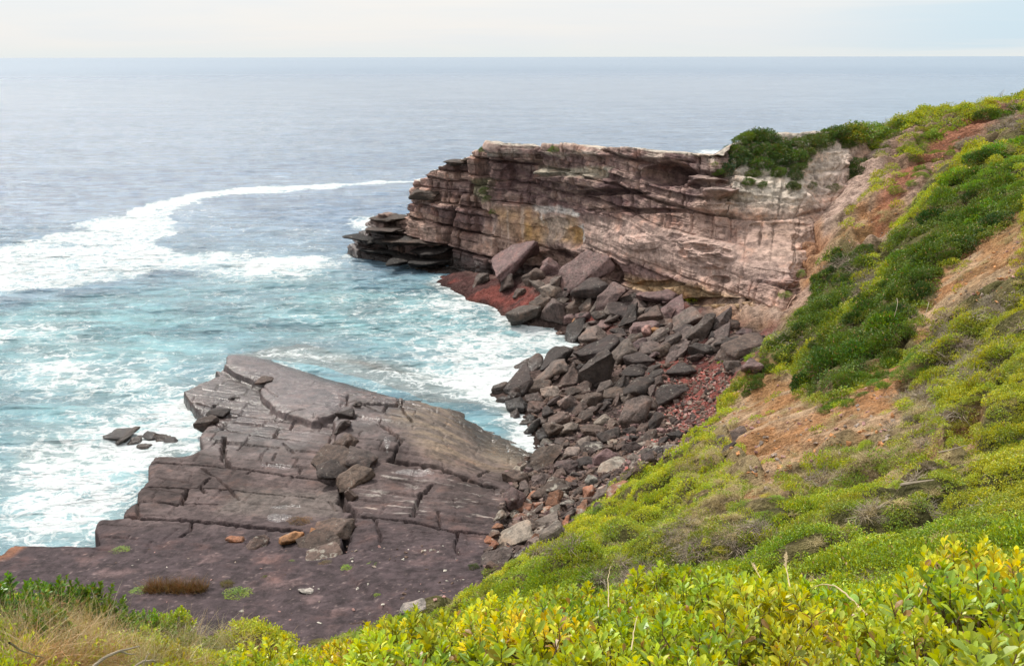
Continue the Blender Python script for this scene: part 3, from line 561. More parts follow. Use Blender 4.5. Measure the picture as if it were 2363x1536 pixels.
def sea_mat():
    m, t = new_mat("sea_water"); pos = t.n("ShaderNodeNewGeometry").outputs["Position"]
    at = t.n("ShaderNodeAttribute", attribute_name="Mask"); sp = t.n("ShaderNodeSeparateColor", {"Color": at.outputs["Color"]})
    fo, tq, sh = sp.outputs[0], sp.outputs[1], sp.outputs[2]; far = at.outputs["Alpha"]
    # water body
    n0 = t.noise(t.scalev(pos, (.012, .03, 1)), 1.0, 5, .6)
    body = t.mix(t.ramp(n0, .35, .65), (.125, .180, .255), (.170, .228, .300))
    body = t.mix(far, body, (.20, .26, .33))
    n1 = t.noise(t.scalev(pos, (.10, .22, 1)), 1.0, 5, .6, .6)
    tur = t.mix(t.ramp(n1, .35, .65), (.045, .125, .155), (.13, .28, .31)); body = t.mix(tq, body, tur)
    body = t.mix(sh, body, (.13, .115, .10))
    # ripples
    r1 = t.noise(t.scalev(pos, (.55, 1.5, 1)), 1.0, 6, .62, .3); r2 = t.noise(t.scalev(pos, (.07, .32, 1)), 1.0, 5, .6, .2); r3 = t.noise(t.scalev(pos, (.010, .05, 1)), 1.0, 4, .55)
    r4 = t.noise(t.scalev(pos, (.22, .75, 1), (0, 0, .12)), 1.0, 4, .55, .2); r1 = t.math("ADD", t.math("MULTIPLY", r4, 1.6), t.math("MULTIPLY", r1, 1.3))
    ripple_shade = t.ramp(t.math("ADD", r4, r2), .8, 1.2, .72, 1.25)  # light and dark of the wave slopes, painted into the body colour
    body = t.mix(1.0, body, t.n("ShaderNodeCombineColor", {"Red": ripple_shade, "Green": ripple_shade, "Blue": ripple_shade}).outputs[0], "MULTIPLY")
    rip = t.math("ADD", t.math("MULTIPLY", r1, .32), t.math("ADD", t.math("MULTIPLY", r2, 1.3), t.math("MULTIPLY", r3, 3.0)))
    # foam lace
    wv = t.n("ShaderNodeVectorMath", {0: pos, 1: t.n("ShaderNodeVectorMath", {0: t.n("ShaderNodeTexNoise", {"Vector": pos, "Scale": .45, "Detail": 4}).outputs[1], 1: (3.2, 3.2, 0)}, operation="MULTIPLY").outputs[0]}, operation="ADD").outputs[0]
    def lace(scale, w0, w1, st=(1, 1.6, .1)):
        vo = t.n("ShaderNodeTexVoronoi", {"Vector": t.scalev(wv, st), "Scale": scale}, feature="DISTANCE_TO_EDGE").outputs[0]
        return t.ramp(vo, w0, w1, 1, 0)
    l1 = lace(.33, .0, .30); l2 = lace(.9, .0, .30); l3 = lace(2.1, .0, .30); cl = t.noise(t.scalev(pos, (.22, .45, .1)), 1.0, 7, .68, .9); fi = t.noise(t.scalev(pos, (1.3, 2.2, .1)), 1.0, 6, .7, .5)
    pat = t.math("ADD", t.math("ADD", t.math("MULTIPLY", l1, .24), t.math("ADD", t.math("MULTIPLY", l2, .20), t.math("MULTIPLY", l3, .13))), t.math("ADD", t.math("MULTIPLY", cl, .85), t.math("MULTIPLY", fi, .45)))
    thr = t.math("SUBTRACT", 1.50, t.math("MULTIPLY", fo, .82))
    foam = t.ramp(t.math("SUBTRACT", pat, thr), -.06, .26); foam = t.math("MULTIPLY", foam, t.ramp(fo, .02, .2))
    milky = t.math("MULTIPLY", t.ramp(fo, .2, .95, 0, .4), 1.0)
    body = t.mix(milky, body, (.42, .55, .56))
    nrm = t.bump(rip, .9, .9)
    water = t.n("ShaderNodeBsdfPrincipled", {"Base Color": body, "Roughness": t.ramp(far, 0, .5, .14, .34), "IOR": 1.33, "Specular IOR Level": t.ramp(far, 0, .6, .5, .42), "Normal": nrm})
    fcol = t.mix(fi, (.38, .44, .46), (.72, .72, .71))
    foamb = t.n("ShaderNodeBsdfPrincipled", {"Base Color": fcol, "Roughness": .9, "Specular IOR Level": .1, "Normal": t.bump(pat, .25, .6, nrm)})
    t.out(t.n("ShaderNodeMixShader", {0: foam, 1: water.outputs[0], 2: foamb.outputs[0]}).outputs[0]); return m
M_SEA = sea_mat(); build_sea()
# ---------------------------------------------------------------- sky, sun, camera
def build_light():
    w = bpy.data.worlds.new("World"); scene.world = w; t = NT(w)
    el, az = math.radians(52), math.radians(-38)     # azimuth from +Y towards +X
    sky = t.n("ShaderNodeTexSky", sky_type="NISHITA", sun_disc=False, sun_elevation=el, sun_rotation=az, altitude=30.0)
    g = t.n("ShaderNodeTexCoord").outputs["Generated"]; z = t.n("ShaderNodeSeparateXYZ", {"Vector": g}).outputs[2]
    zc = t.math("MAXIMUM", z, 0.0)
    lum = t.math("MULTIPLY_ADD", zc, .42, .72)      # overcast sky: brighter towards the zenith
    n = t.noise(t.scalev(g, (2.2, 2.2, 26), (0, .25, .3)), 1.0, 5, .55, .4)
    c = t.mix(t.ramp(n, .3, .7), (.95, .985, 1.01), (1.05, 1.02, .985))
    hz = t.ramp(z, .0, .02, 1, 0); c = t.mix(t.math("MULTIPLY", hz, .45), c, (.90, 1.0, 1.0))
    cl = t.n("ShaderNodeVectorMath", {0: c}, operation="SCALE"); t.t.links.new(lum, cl.inputs[3])
    sx = t.n("ShaderNodeSeparateXYZ", {"Vector": g}).outputs[0]
    gap = t.math("MULTIPLY", t.ramp(sx, .22, .5), t.ramp(t.noise(t.scalev(g, (1.5, 1.5, 40), (0, .1, 0)), 1.0, 4, .5), .42, .62))
    gap = t.math("MULTIPLY", gap, .75); c = t.mix(gap, c, (.66, .88, 1.02)); t.t.links.new(c, cl.inputs[0])
    skys = t.n("ShaderNodeVectorMath", {0: sky.outputs[0], 3: .10}, operation="SCALE").outputs[0]
    b1 = t.n("ShaderNodeBackground", {"Color": skys, "Strength": 1.0}); b2 = t.n("ShaderNodeBackground", {"Color": cl.outputs[0], "Strength": 1.0})
    mx = t.n("ShaderNodeMixShader", {1: b1.outputs[0], 2: b2.outputs[0]})
    mx.inputs[0].default_value = .94
    t.n("ShaderNodeOutputWorld", {"Surface": mx.outputs[0]})
    s = bpy.data.lights.new("sun", "SUN"); s.energy = 3.7; s.angle = math.radians(6); s.color = (1, .95, .87)
    so = bpy.data.objects.new("sun", s); COL.objects.link(so)
    d = Vector((math.sin(az)*math.cos(el), math.cos(az)*math.cos(el), math.sin(el))); so.rotation_euler = d.to_track_quat("Z", "Y").to_euler()
    c = bpy.data.cameras.new("camera"); c.sensor_width = 36; c.lens = 36*F/2363; c.clip_start = .05; c.clip_end = 120000
    co = bpy.data.objects.new("camera", c); COL.objects.link(co); co.location = (0, 0, CAMZ)
    co.rotation_euler = (Matrix.Rotation(math.pi/2-PITCH, 4, "X") @ Matrix.Rotation(math.radians(-.10), 4, "Z")).to_euler(); scene.camera = co
    scene.view_settings.view_transform = "Standard"; scene.view_settings.look = "None"; scene.view_settings.gamma = 1; scene.view_settings.exposure = .27
    scene.cycles.max_bounces = 6; scene.cycles.diffuse_bounces = 3; scene.cycles.glossy_bounces = 2; scene.cycles.transmission_bounces = 3; scene.cycles.transparent_max_bounces = 4
    scene.cycles.use_denoising = True
build_light()
# ---------------------------------------------------------------- boulders
def rock_mesh(seed, dims, npts=13, chamfer=.12, rough=.062, rnd=0.0):
    rg = np.random.default_rng(seed); bm = bmesh.new()
    pts = rg.uniform(-1, 1, (npts, 3)); big = np.abs(pts).max(1, keepdims=True); pts = pts/big**.75
    if rnd: pts = pts*(1-rnd) + rnd*pts/np.linalg.norm(pts, axis=1, keepdims=True)
    pts[:, 0] += .35*pts[:, 2]*rg.uniform(-1, 1)
    for p in pts*np.array(dims)/2: bm.verts.new(p)
    r = bmesh.ops.convex_hull(bm, input=bm.verts[:]); bmesh.ops.delete(bm, geom=[g for g in r["geom_interior"] if isinstance(g, bmesh.types.BMVert)], context="VERTS")
    bmesh.ops.dissolve_limit(bm, angle_limit=math.radians(14), verts=bm.verts[:], edges=bm.edges[:])
    bmesh.ops.bevel(bm, geom=bm.edges[:], offset=chamfer*min(dims)*(.5+rnd*2), segments=2 if rnd < .2 else 3, affect="EDGES", profile=.6, clamp_overlap=True)
    bmesh.ops.triangulate(bm, faces=bm.faces[:])
    for _ in range(3):
        es = [e for e in bm.edges if e.calc_length() > .085]
        if not es: break
        bmesh.ops.subdivide_edges(bm, edges=es, cuts=1); bmesh.ops.triangulate(bm, faces=[f for f in bm.faces if len(f.verts) > 3])
    bm.normal_update(); V = np.array([v.co[:] for v in bm.verts]); N = np.array([v.normal[:] for v in bm.verts])
    x, y, z = V.T*3; lay = ridged(x*.25+seed, y*.25, z*2.2, 3, seed+5)
    d = rough*(1.2*fbm(x+seed, y, z, 4, seed)+.8*lay)
    for v, n, k in zip(bm.verts, N, d): v.co += Vector(n)*float(k)
    me = bpy.data.meshes.new("boulder"); bm.to_mesh(me); bm.free(); me.polygons.foreach_set("use_smooth", np.ones(len(me.polygons), bool))
    return me
SLAB = [rock_mesh(500+i, (1, .62+.1*(i % 3), .26+.05*(i % 4)), 11+i % 5) for i in range(9)]
BLOCK = [rock_mesh(540+i, (1, .8, .55+.08*(i % 3)), 12+i % 4) for i in range(9)]
ROUND = [rock_mesh(580+i, (1, .74, .55), 18, .2, .05, .35) for i in range(6)]
for me in SLAB+BLOCK+ROUND: me.materials.append(M_BOULDER)
LICH = []
for me in (SLAB[1], SLAB[4], BLOCK[2], BLOCK[5], ROUND[1]):
    c = me.copy(); c.materials.clear(); c.materials.append(M_BOULDER_L); LICH.append(c)
TONE = {"purple": (.150,.092,.086), "dark": (.052,.036,.031), "brown": (.110,.072,.056), "tan": (.24,.19,.155), "orange": (.36,.17,.07), "pink": (.30,.17,.15), "grey": (.135,.098,.084), "pale": (.42,.38,.33), "wet": (.026,.019,.017), "rust": (.26,.115,.065), "red": (.33,.11,.09)}
RK = random.Random(11); ROCKXY = []
def boulder(u, v, Lpx, Tpx, ang, tone, label, kind="block", group=None, name="boulder", sink=.22, g=ground2, cat="boulder", lich=False, yaw=None, dry=.6):
    P, ok, t = hit(u, v+.28*Tpx, g)
    if not ok[0]: P = at_y(np.atleast_1d(u), np.atleast_1d(v), 120.); t = [120.]
    p, t = P[0], t[0]; L = Lpx*t/F; T = Tpx*t/F
    me = RK.choice(LICH) if lich else RK.choice({"slab": SLAB, "block": BLOCK, "round": ROUND}[kind])
    dz = max(me_dims(me)[2], .1); o = bpy.data.objects.new(name, me); COL.objects.link(o)
    o.scale = (L, L*RK.uniform(.8, 1.15), T/dz*(.92 if kind != "slab" else .85))
    yw = math.radians(RK.uniform(-28, 28) if yaw is None else yaw)
    tilt = math.radians(RK.uniform(-14, 10)) - (math.radians(12) if kind == "slab" else 0)
    o.rotation_euler = (Matrix.Rotation(-math.radians(ang), 4, "Y") @ Matrix.Rotation(-tilt, 4, "X") @ Matrix.Rotation(yw + (math.pi if RK.random() < .5 else 0), 4, "Z")).to_euler()
    o.location = (p[0], p[1], p[2] + T*(.5-sink) + .18*L*abs(math.sin(math.radians(ang))))
    c = TONE[tone]; k = RK.uniform(.5, 1.05); o.color = (c[0]*k, c[1]*k*RK.uniform(.96, 1.04), c[2]*k, dry)
    tag(o, label, cat, group); ROCKXY.append((u, v, Lpx)); return o
_dims = {}
def me_dims(me):
    if me.name not in _dims:
        a = np.empty(len(me.vertices)*3, np.float32); me.vertices.foreach_get("co", a); a = a.reshape(-1, 3); _dims[me.name] = a.max(0)-a.min(0)
    return _dims[me.name]
def ZA(a, b): return 950+a/2.7425, 540+b/2.7425
def ZB(a, b): return 1000+a/2.7925, 850+b/2.7925
HERO = [  # (x, y, length, thickness in the enlarged view, tilt, tone, kind, label)
 (ZA,620,235,360,130,30,"purple","slab","huge purple slab leaning up to the right above the red rock shelf"),
 (ZA,425,290,120,75,15,"grey","block","grey angular block at the left foot of the huge leaning purple slab"),
 (ZA,480,228,120,45,10,"brown","slab","thin brown slab wedged behind the left end of the huge leaning purple slab"),
 (ZA,895,215,150,130,20,"purple","block","boulder streaked white with bird droppings under the cliff alcove"),
 (ZA,770,285,115,85,35,"brown","block","striped brown block just right of the huge leaning slab"),
 (ZA,675,365,85,60,0,"brown","block","small square brown block standing on the red shelf"),
 (ZA,600,340,110,45,50,"brown","slab","narrow brown slab on end under the huge leaning purple slab"),
 (ZA,885,362,130,85,-5,"tan","block","box shaped boulder with a tan yellowish side below the alcove"),
 (ZA,1090,275,330,110,32,"purple","slab","long smooth purple slab leaning against the cliff alcove"),
 (ZA,1235,245,140,100,10,"purple","block","purple block jammed into the right end of the cliff alcove"),
 (ZA,1140,370,230,140,10,"dark","block","broad dark boulder with white specks in front of the alcove"),
 (ZA,1255,430,240,95,42,"purple","slab","triangular purple slab tilted steeply above the small red patch"),
 (ZA,700,520,220,95,18,"grey","block","grey angular boulder at the water's edge below the red shelf"),
 (ZA,920,495,150,130,-15,"grey","block","steep grey block at the waterline just left of the small red patch"),
 (ZA,805,458,130,60,28,"brown","slab","flat brown slab lying between the red shelf and the waterline blocks"),
 (ZA,1060,562,105,55,5,"orange","round","orange stained stone at the seaward end of the small red patch"),
 (ZA,1560,405,250,85,5,"purple","slab","wide purple slab resting against the foot of the cliff"),
 (ZA,1420,452,120,42,0,"grey","slab","pale grey flat stone in front of the wide purple slab"),
 (ZA,1830,625,290,105,36,"grey","slab","big long grey slab leaning up right in the upper jumble near the cliff's right foot"),
 (ZA,2020,582,100,70,15,"brown","round","rounded brown boulder close under the cliff's yellowish base"),
 (ZA,2100,635,110,60,10,"purple","round","purple rounded boulder at the right end of the upper jumble"),
 (ZA,1190,655,220,95,-6,"grey","block","flat topped grey block at the corner of the cove's foam"),
 (ZA,1470,640,90,90,60,"pink","block","pinkish pointed boulder in the middle of the upper jumble"),
 (ZA,1540,615,80,45,5,"orange","block","small orange yellow stone in the middle of the upper jumble"),
 (ZA,1510,545,150,85,20,"brown","block","brown block with a flat top behind the pinkish pointed boulder"),
 (ZA,1370,560,190,70,50,"dark","slab","dark narrow slab standing steeply behind the flat topped grey block"),
 (ZA,1680,490,200,60,30,"purple","slab","long purple slab pointing up right below the wide cliff foot slab"),
 (ZA,1740,560,180,50,22,"grey","slab","grey thin slab lying left of the big long grey slab"),
 (ZA,1190,755,270,105,22,"dark","block","large dark wedge shaped boulder at the inner corner of the foam"),
 (ZA,1380,730,100,65,0,"brown","block","brown cube like boulder right of the large dark wedge"),
 (ZA,1430,795,210,75,3,"dark","block","long dark boulder with cracked front below the brown cube"),
 (ZA,1170,885,230,190,25,"dark","block","biggest gnarly black boulder in the middle of the beach"),
 (ZA,905,815,220,90,38,"dark","block","ribbed dark boulder leaning up right by the white foam"),
 (ZA,740,848,210,55,20,"brown","slab","low brown rock pointing out into the white foam"),
 (ZA,870,915,250,90,38,"grey","slab","smooth grey slab leaning up right between two darker ones"),
 (ZA,710,950,260,75,36,"dark","slab","long dark slab rising from the foam's lower edge"),
 (ZA,980,925,240,80,30,"brown","slab","brown slab tucked against the biggest black boulder"),
 (ZA,555,988,115,58,20,"brown","round","lone brown boulder sitting in the white foam"),
 (ZA,880,1000,115,75,5,"tan","round","pale rounded boulder below the smooth grey slab"),
 (ZA,785,1040,120,80,0,"grey","round","grey rounded boulder next to the black cracked one"),
 (ZA,672,1085,140,115,0,"wet","round","round black cracked boulder standing in the tidal pool"),
 (ZA,1130,1055,165,85,15,"brown","round","smooth rounded brown boulder below the biggest black boulder"),
 (ZA,990,1065,130,100,-25,"grey","round","striped grey boulder in the centre of the lower jumble"),
 (ZA,1380,1030,120,65,28,"tan","block","light tan block above the big leaning oval boulder"),
 (ZA,1420,968,220,85,3,"dark","block","dark flat boulder at the edge of the gravel right of the biggest one"),
 (ZA,1390,1150,250,150,42,"grey","round","big oval grey boulder leaning beside the gravel"),
 (ZA,1210,1175,140,55,5,"tan","round","pale flat oval stone left of the big oval grey boulder"),
 (ZA,1000,1235,150,80,8,"tan","round","tan rounded boulder below the pale flat oval stone"),
 (ZA,885,1255,170,110,25,"brown","round","layered brown boulder at the inner end of the tidal pool"),
 (ZA,885,1130,120,75,-5,"dark","block","dark block on the upper rim of the tidal pool"),
 (ZA,1700,872,170,70,12,"dark","block","black boulder lying across the red gravel"),
 (ZA,1630,1022,190,90,25,"dark","slab","dark slab half buried in the gravel"),
 (ZA,1830,745,150,95,0,"dark","round","dark rounded boulder at the upper end of the red gravel"),
 (ZA,1590,752,110,75,15,"brown","block","brown block just left of the dark round boulder"),
 (ZA,1380,885,160,60,5,"dark","slab","dark low slab joining the biggest boulder to the red gravel"),
 (ZA,1000,680,85,55,10,"dark","round","small black boulder awash at the cove's inner edge"),
 (ZA,945,630,65,28,0,"rust","round","small rusty stone awash beside the black one"),
 (ZB,530,715,150,115,0,"brown","round","thick brown boulder at the edge of the platform slab"),
 (ZB,610,775,120,70,-20,"grey","block","grey wedge right below the thick brown boulder"),
 (ZB,700,610,260,60,24,"brown","slab","long brown slab above the thick brown boulder"),
 (ZB,860,640,170,80,12,"purple","block","purple block in the lower jumble beside the long brown slab"),
 (ZB,1100,580,190,80,5,"purple","slab","wide purple grey slab in the lower jumble"),
 (ZB,1150,642,260,52,6,"tan","slab","long slab speckled with pale lichen in the lower jumble"),
 (ZB,1010,722,90,68,5,"pale","round","whitish lichen covered stone in the lower jumble"),
 (ZB,870,725,95,60,-10,"rust","block","rusty brown stone left of the whitish one"),
 (ZB,750,785,180,60,12,"brown","slab","brown slab in the lower jumble near the platform's edge"),
 (ZB,470,880,180,110,35,"purple","block","purple boulder with rusty underside overhanging the dark shelf"),
 (ZB,560,905,130,50,12,"rust","slab","rust coloured thin slab behind the overhanging purple boulder"),
 (ZB,1080,822,140,80,15,"grey","round","grey rounded boulder near the green slope's edge"),
 (ZB,990,800,90,70,20,"rust","round","reddish lichened stone near the green slope's edge"),
 (ZB,520,1105,250,50,18,"tan","slab","pale streaked log like slab at the foot of the green slope"),
 (ZB,390,1260,260,50,12,"grey","slab","grey slab lowest of the jumble beside the green slope"),
 (ZB,760,985,190,60,10,"tan","slab","whitish flat slab under the grass at the slope's foot"),
 (ZB,740,420,150,95,30,"dark","round","dark rounded boulder where the tan slab meets the rocks"),
 (ZB,1560,440,100,60,10,"dark","block","dark block in the gravel near the slope"),
 (ZB,1280,520,130,60,10,"dark","slab","charcoal slab between the gravel and the lower jumble"),
]
def P4(a, b): return 180+a/2.194, 780+b/2.194
PLAT = [
 (P4,800,1012,95,38,0,"rust","round","small rust coloured rock leftmost of the row on the dark shelf"),
 (P4,900,1028,135,62,0,"brown","round","domed reddish brown rock second in the row on the dark shelf"),
 (P4,1085,1008,140,66,8,"orange","round","orange lichened rock in the middle of the row on the dark shelf"),
 (P4,1190,990,90,62,-10,"orange","round","small orange rock between two larger ones on the dark shelf"),
 (P4,1305,965,190,70,8,"brown","slab","flat topped brown rock rightmost and highest of the row on the dark shelf"),
 (P4,1220,1052,250,32,2,"brown","slab","low flat rock lying below the row of orange rocks"),
 (P4,1230,1092,180,36,5,"brown","slab","low crusted rock in front of the row of orange rocks"),
 (P4,1330,440,110,60,15,"dark","block","dark block topping the broken step between the two slabs"),
 (P4,1350,385,110,50,0,"dark","block","black block at the far end of the broken step"),
 (P4,1335,545,130,75,30,"brown","block","brown block leaning on the middle of the broken step"),
 (P4,1320,625,240,75,8,"brown","slab","large weathered block at the near end of the broken step"),
 (P4,1300,690,190,50,-28,"dark","slab","tilted dark slab under the large weathered block"),
 (P4,1400,705,200,60,12,"brown","slab","long brown block right of the tilted dark slab"),
 (P4,1430,615,190,70,-15,"grey","block","grey brown block leaning into the gap of the broken step"),
 (P4,1375,790,80,60,-30,"brown","block","small brown block on the crack between the slabs"),
 (P4,1410,332,55,28,0,"dark","round","small round stone on the wet ledge"),
 (P4,935,212,100,30,0,"brown","slab","small dark slab below the platform's far tip"),
 (P4,790,300,62,26,0,"dark","round","small black stone on the wet left ledge"),
 (P4,715,375,110,50,-5,"dark","block","dark block on the notch of the left edge"),
 (P4,650,425,120,60,10,"brown","round","rounded brown block at the left notch of the platform"),
 (P4,205,492,140,40,0,"dark","slab","low dark rock awash farthest left of the platform"),
 (P4,425,508,110,42,-12,"brown","slab","pointed rock awash between the left rock and the platform"),
 (P4,250,500,120,34,10,"brown","slab","brown ledge awash touching the leftmost rock beside the platform"),
 (P4,380,500,90,30,-6,"dark","slab","dark ledge awash behind the pointed rock"),
 (P4,470,520,70,26,-14,"dark","block","small black block awash nearest the platform's left edge"),
 (P4,290,520,70,22,4,"grey","slab","low grey ledge awash in the middle of the sea rocks"),
 (P4,335,545,80,26,0,"brown","round","small brown rock barely above the foam left of the platform"),
]
for z, a, b, L, T, ang, tone, kind, lab in HERO:
    sc = 2.7425 if z is ZA else 2.7925; u, v = z(a, b)
    boulder(u, v, L/sc*(1.22 if v < 760 else 1.12), T/sc*(1.22 if v < 760 else 1.15), ang, tone, lab, kind, "named boulders on the beach", lich=("lichen" in lab or "speckled" in lab))
for z, a, b, L, T, ang, tone, kind, lab in PLAT:
    u, v = z(a, b); aw = "awash" in lab or "foam" in lab
    boulder(u, v, L/2.194*1.05, T/2.194*1.1, ang, tone, lab, kind, "rocks lying on the rock platform" if not aw else "rocks awash beside the platform", g=(lambda x, y: np.maximum(ground2(x, y), .12)) if aw else ground2, lich="crusted" in lab, sink=.3 if not aw else .2)
# the rest of the jumble, one boulder each
ZONES = [  # polygon, count, sizes, tones, label, lichen share, group
 ([(1230,640),(1330,650),(1420,680),(1500,705),(1600,735),(1730,765),(1760,790),(1680,830),(1560,830),(1420,830),(1340,790),(1320,740),(1260,720)], 64, (42, 96), ["purple","grey","dark","brown","grey"], "upper jumble", 0, "boulders heaped under the cliff"),
 ([(1215,850),(1330,800),(1480,830),(1530,870),(1500,930),(1510,990),(1420,1010),(1250,1010),(1180,960),(1150,920)], 46, (36, 80), ["dark","grey","brown","dark","brown"], "heap beside the foam", 0, "boulders heaped beside the foam"),
 ([(1250,1010),(1420,1010),(1520,1000),(1560,1040),(1480,1085),(1440,1110),(1260,1130),(1175,1130),(1170,1090),(1250,1050)], 50, (28, 64), ["brown","grey","dark","tan","brown"], "lower jumble", .15, "boulders heaped beside the tan slab"),
 ([(1165,1130),(1440,1110),(1400,1165),(1290,1222),(1200,1280),(1110,1310),(1130,1250),(1150,1200)], 52, (28, 66), ["brown","grey","tan","brown","rust"], "green slope's foot", .75, "lichened boulders at the slope's foot")]
for poly, n, (s0, s1), tones, lab, lf, grp in ZONES:
    us = [p[0] for p in poly]; vs = [p[1] for p in poly]; k = 0; tries = 0
    while k < n and tries < 6000:
        tries += 1; u = RK.uniform(min(us), max(us)); v = RK.uniform(min(vs), max(vs))
        if not inside(np.array([u]), np.array([v]), poly)[0]: continue
        L = (s0+(s1-s0)*RK.random()**1.5)*(1.0 if RK.random() < .85 else 1.4)
        if any(((u-a)/1.0)**2+((v-b)*1.6)**2 < (.36*(L*.9+l))**2*(.8 if tries < 3000 else .35) for a, b, l in ROCKXY): continue
        kind = RK.choice(["slab", "slab", "block", "round", "slab"])
        an = RK.choice([RK.uniform(-25, 10), RK.uniform(10, 50), RK.uniform(10, 50)]); tn = RK.choice(tones); lc = RK.random() < lf
        wd = {"purple": "purplish", "grey": "grey brown", "dark": "blackish", "brown": "brown", "tan": "pale tan", "rust": "rusty"}[tn]; kd = {"slab": "slab", "block": "block", "round": "rounded boulder"}[kind]
        sz = "small" if L < s0+.2*(s1-s0) else "large" if L > s0+.6*(s1-s0) else "medium"; lean = "lying flat" if abs(an) < 12 else "leaning up right" if an > 0 else "leaning up left"
        side = "seaward side" if u < (min(us)+max(us))/2 else "landward side"
        boulder(u, v, L, L*RK.uniform(.3, .55), an, tn, "%s %s%s %s %s, %s of the %s" % (sz, "lichened " if lc else "", wd, kd, lean, side, lab), kind, grp, lich=lc, sink=.28); k += 1
# ---------------------------------------------------------------- scattering with geometry nodes (stuff only)
def scatter(name, P, rot, scl, idx, tint, sources, label, kind="stuff"):
    me = bpy.data.meshes.new(name); me.vertices.add(len(P)); me.vertices.foreach_set("co", np.ascontiguousarray(P, np.float32).ravel())
    set_attr(me, "rot", rot, "FLOAT_VECTOR"); set_attr(me, "scl", scl, "FLOAT_VECTOR"); set_int(me, "idx", idx); set_attr(me, "tint", tint, "FLOAT_COLOR")
    me.update(); o = link(name, me); tag(o, label, None, None, kind)
    lib = bpy.data.collections.new(name+"_kinds")
    for i, s in enumerate(sources): lib.objects.link(bpy.data.objects.new("%s_kind_%02d" % (name, i), s))
    g = bpy.data.node_groups.new(name, "GeometryNodeTree")
    g.interface.new_socket("Geometry", in_out="INPUT", socket_type="NodeSocketGeometry"); g.interface.new_socket("Geometry", in_out="OUTPUT", socket_type="NodeSocketGeometry")
    N = g.nodes; L = g.links; gi = N.new("NodeGroupInput"); go = N.new("NodeGroupOutput"); ip = N.new("GeometryNodeInstanceOnPoints"); ci = N.new("GeometryNodeCollectionInfo")
    ci.inputs["Collection"].default_value = lib; ci.inputs["Separate Children"].default_value = True; ci.inputs["Reset Children"].default_value = True
    def na(nm, typ):
        n = N.new("GeometryNodeInputNamedAttribute"); n.data_type = typ; n.inputs["Name"].default_value = nm; return n.outputs["Attribute"]
    L.new(gi.outputs[0], ip.inputs["Points"]); L.new(ci.outputs[0], ip.inputs["Instance"]); ip.inputs["Pick Instance"].default_value = True
    L.new(na("idx", "INT"), ip.inputs["Instance Index"]); L.new(na("rot", "FLOAT_VECTOR"), ip.inputs["Rotation"]); L.new(na("scl", "FLOAT_VECTOR"), ip.inputs["Scale"])
    L.new(ip.outputs[0], go.inputs[0]); md = o.modifiers.new("scatter", "NODES"); md.node_group = g; return o
def inst_rock_mat():
    m, t = new_mat("rubble_stone"); pos = t.n("ShaderNodeNewGeometry").outputs["Position"]
    c = t.n("ShaderNodeAttribute", attribute_name="tint", attribute_type="INSTANCER").outputs["Color"]; n = t.noise(pos, 5, 5, .65); k = t.ramp(n, .3, .7, .6, 1.4)
    c = t.mix(1.0, c, t.n("ShaderNodeCombineColor", {"Red": k, "Green": k, "Blue": k}).outputs[0], "MULTIPLY")
    t.out(t.n("ShaderNodeBsdfPrincipled", {"Base Color": c, "Roughness": .85, "Specular IOR Level": .25, "Normal": t.bump(n, .06)}).outputs[0]); return m
M_RUB = inst_rock_mat()
RUBK = []
for me in (SLAB[0], SLAB[3], BLOCK[1], BLOCK[4], ROUND[0], ROUND[2]):
    c = me.copy(); c.materials.clear(); c.materials.append(M_RUB); RUBK.append(c)
def rubble(name, polys, n, smin, smax, tones, label, seed):
    rg = np.random.default_rng(seed); P = []; 
    for poly, share in polys:
        us = [p[0] for p in poly]; vs = [p[1] for p in poly]; u = rg.uniform(min(us), max(us), n*4); v = rg.uniform(min(vs), max(vs), n*4)
        m = inside(u, v, poly); P.append(np.stack([u[m], v[m]], 1)[:int(n*share)])
    P = np.concatenate(P); H = [hit(P[i:i+400, 0], P[i:i+400, 1], ground2) for i in range(0, len(P), 400)]
    W = np.concatenate([h[0] for h in H]); ok = np.concatenate([h[1] for h in H]) & (W[:, 2] > .05); W = W[ok]; k = len(W)
    s = smin + (smax-smin)*rg.random(k)**2.5; T = np.array([TONE[x] for x in tones])[rg.integers(0, len(tones), k)]*rg.uniform(.8, 1.35, (k, 1))
    W[:, 2] += s*.12
    scatter(name, W, np.stack([rg.uniform(-.5, .5, k), rg.uniform(-.5, .5, k), rg.uniform(0, 6.28, k)], 1), np.stack([s, s, s*1.1], 1), rg.integers(0, len(RUBK), k), T, RUBK, label)
rubble("beach_rubble", [([(1230,640),(1500,700),(1760,770),(1700,850),(1640,1010),(1440,1105),(1290,1222),(1110,1330),(1150,1200),(1170,1090),(1260,1030),(1180,960),(1200,860),(1330,800)], 1.0)], 3600, .2, .8,
       ["grey","brown","dark","dark","brown","purple","brown"], "loose rubble filling the gaps between the beach boulders", 21)
rubble("beach_gravel", [([(1440,860),(1560,860),(1690,850),(1680,930),(1620,1010),(1520,1070),(1440,1090),(1430,1000)], 1.0)], 3600, .10, .42,
       ["pink","red","grey","pink","tan","brown"], "pinkish gravel and small stones spread over the upper beach", 22)
rubble("platform_stones", [([(420,1250),(1090,1270),(1080,1370),(900,1400),(700,1460),(300,1380),(250,1270)], 1.0), ([(780,1240),(1090,1260),(1060,1300),(820,1290)], .5), ([(960,1340),(1090,1330),(1070,1390),(900,1420),(780,1460)], .7)], 130, .05, .28,
       ["tan","pale","pink","brown"], "scattered pale stones on the dark near shelf", 23)

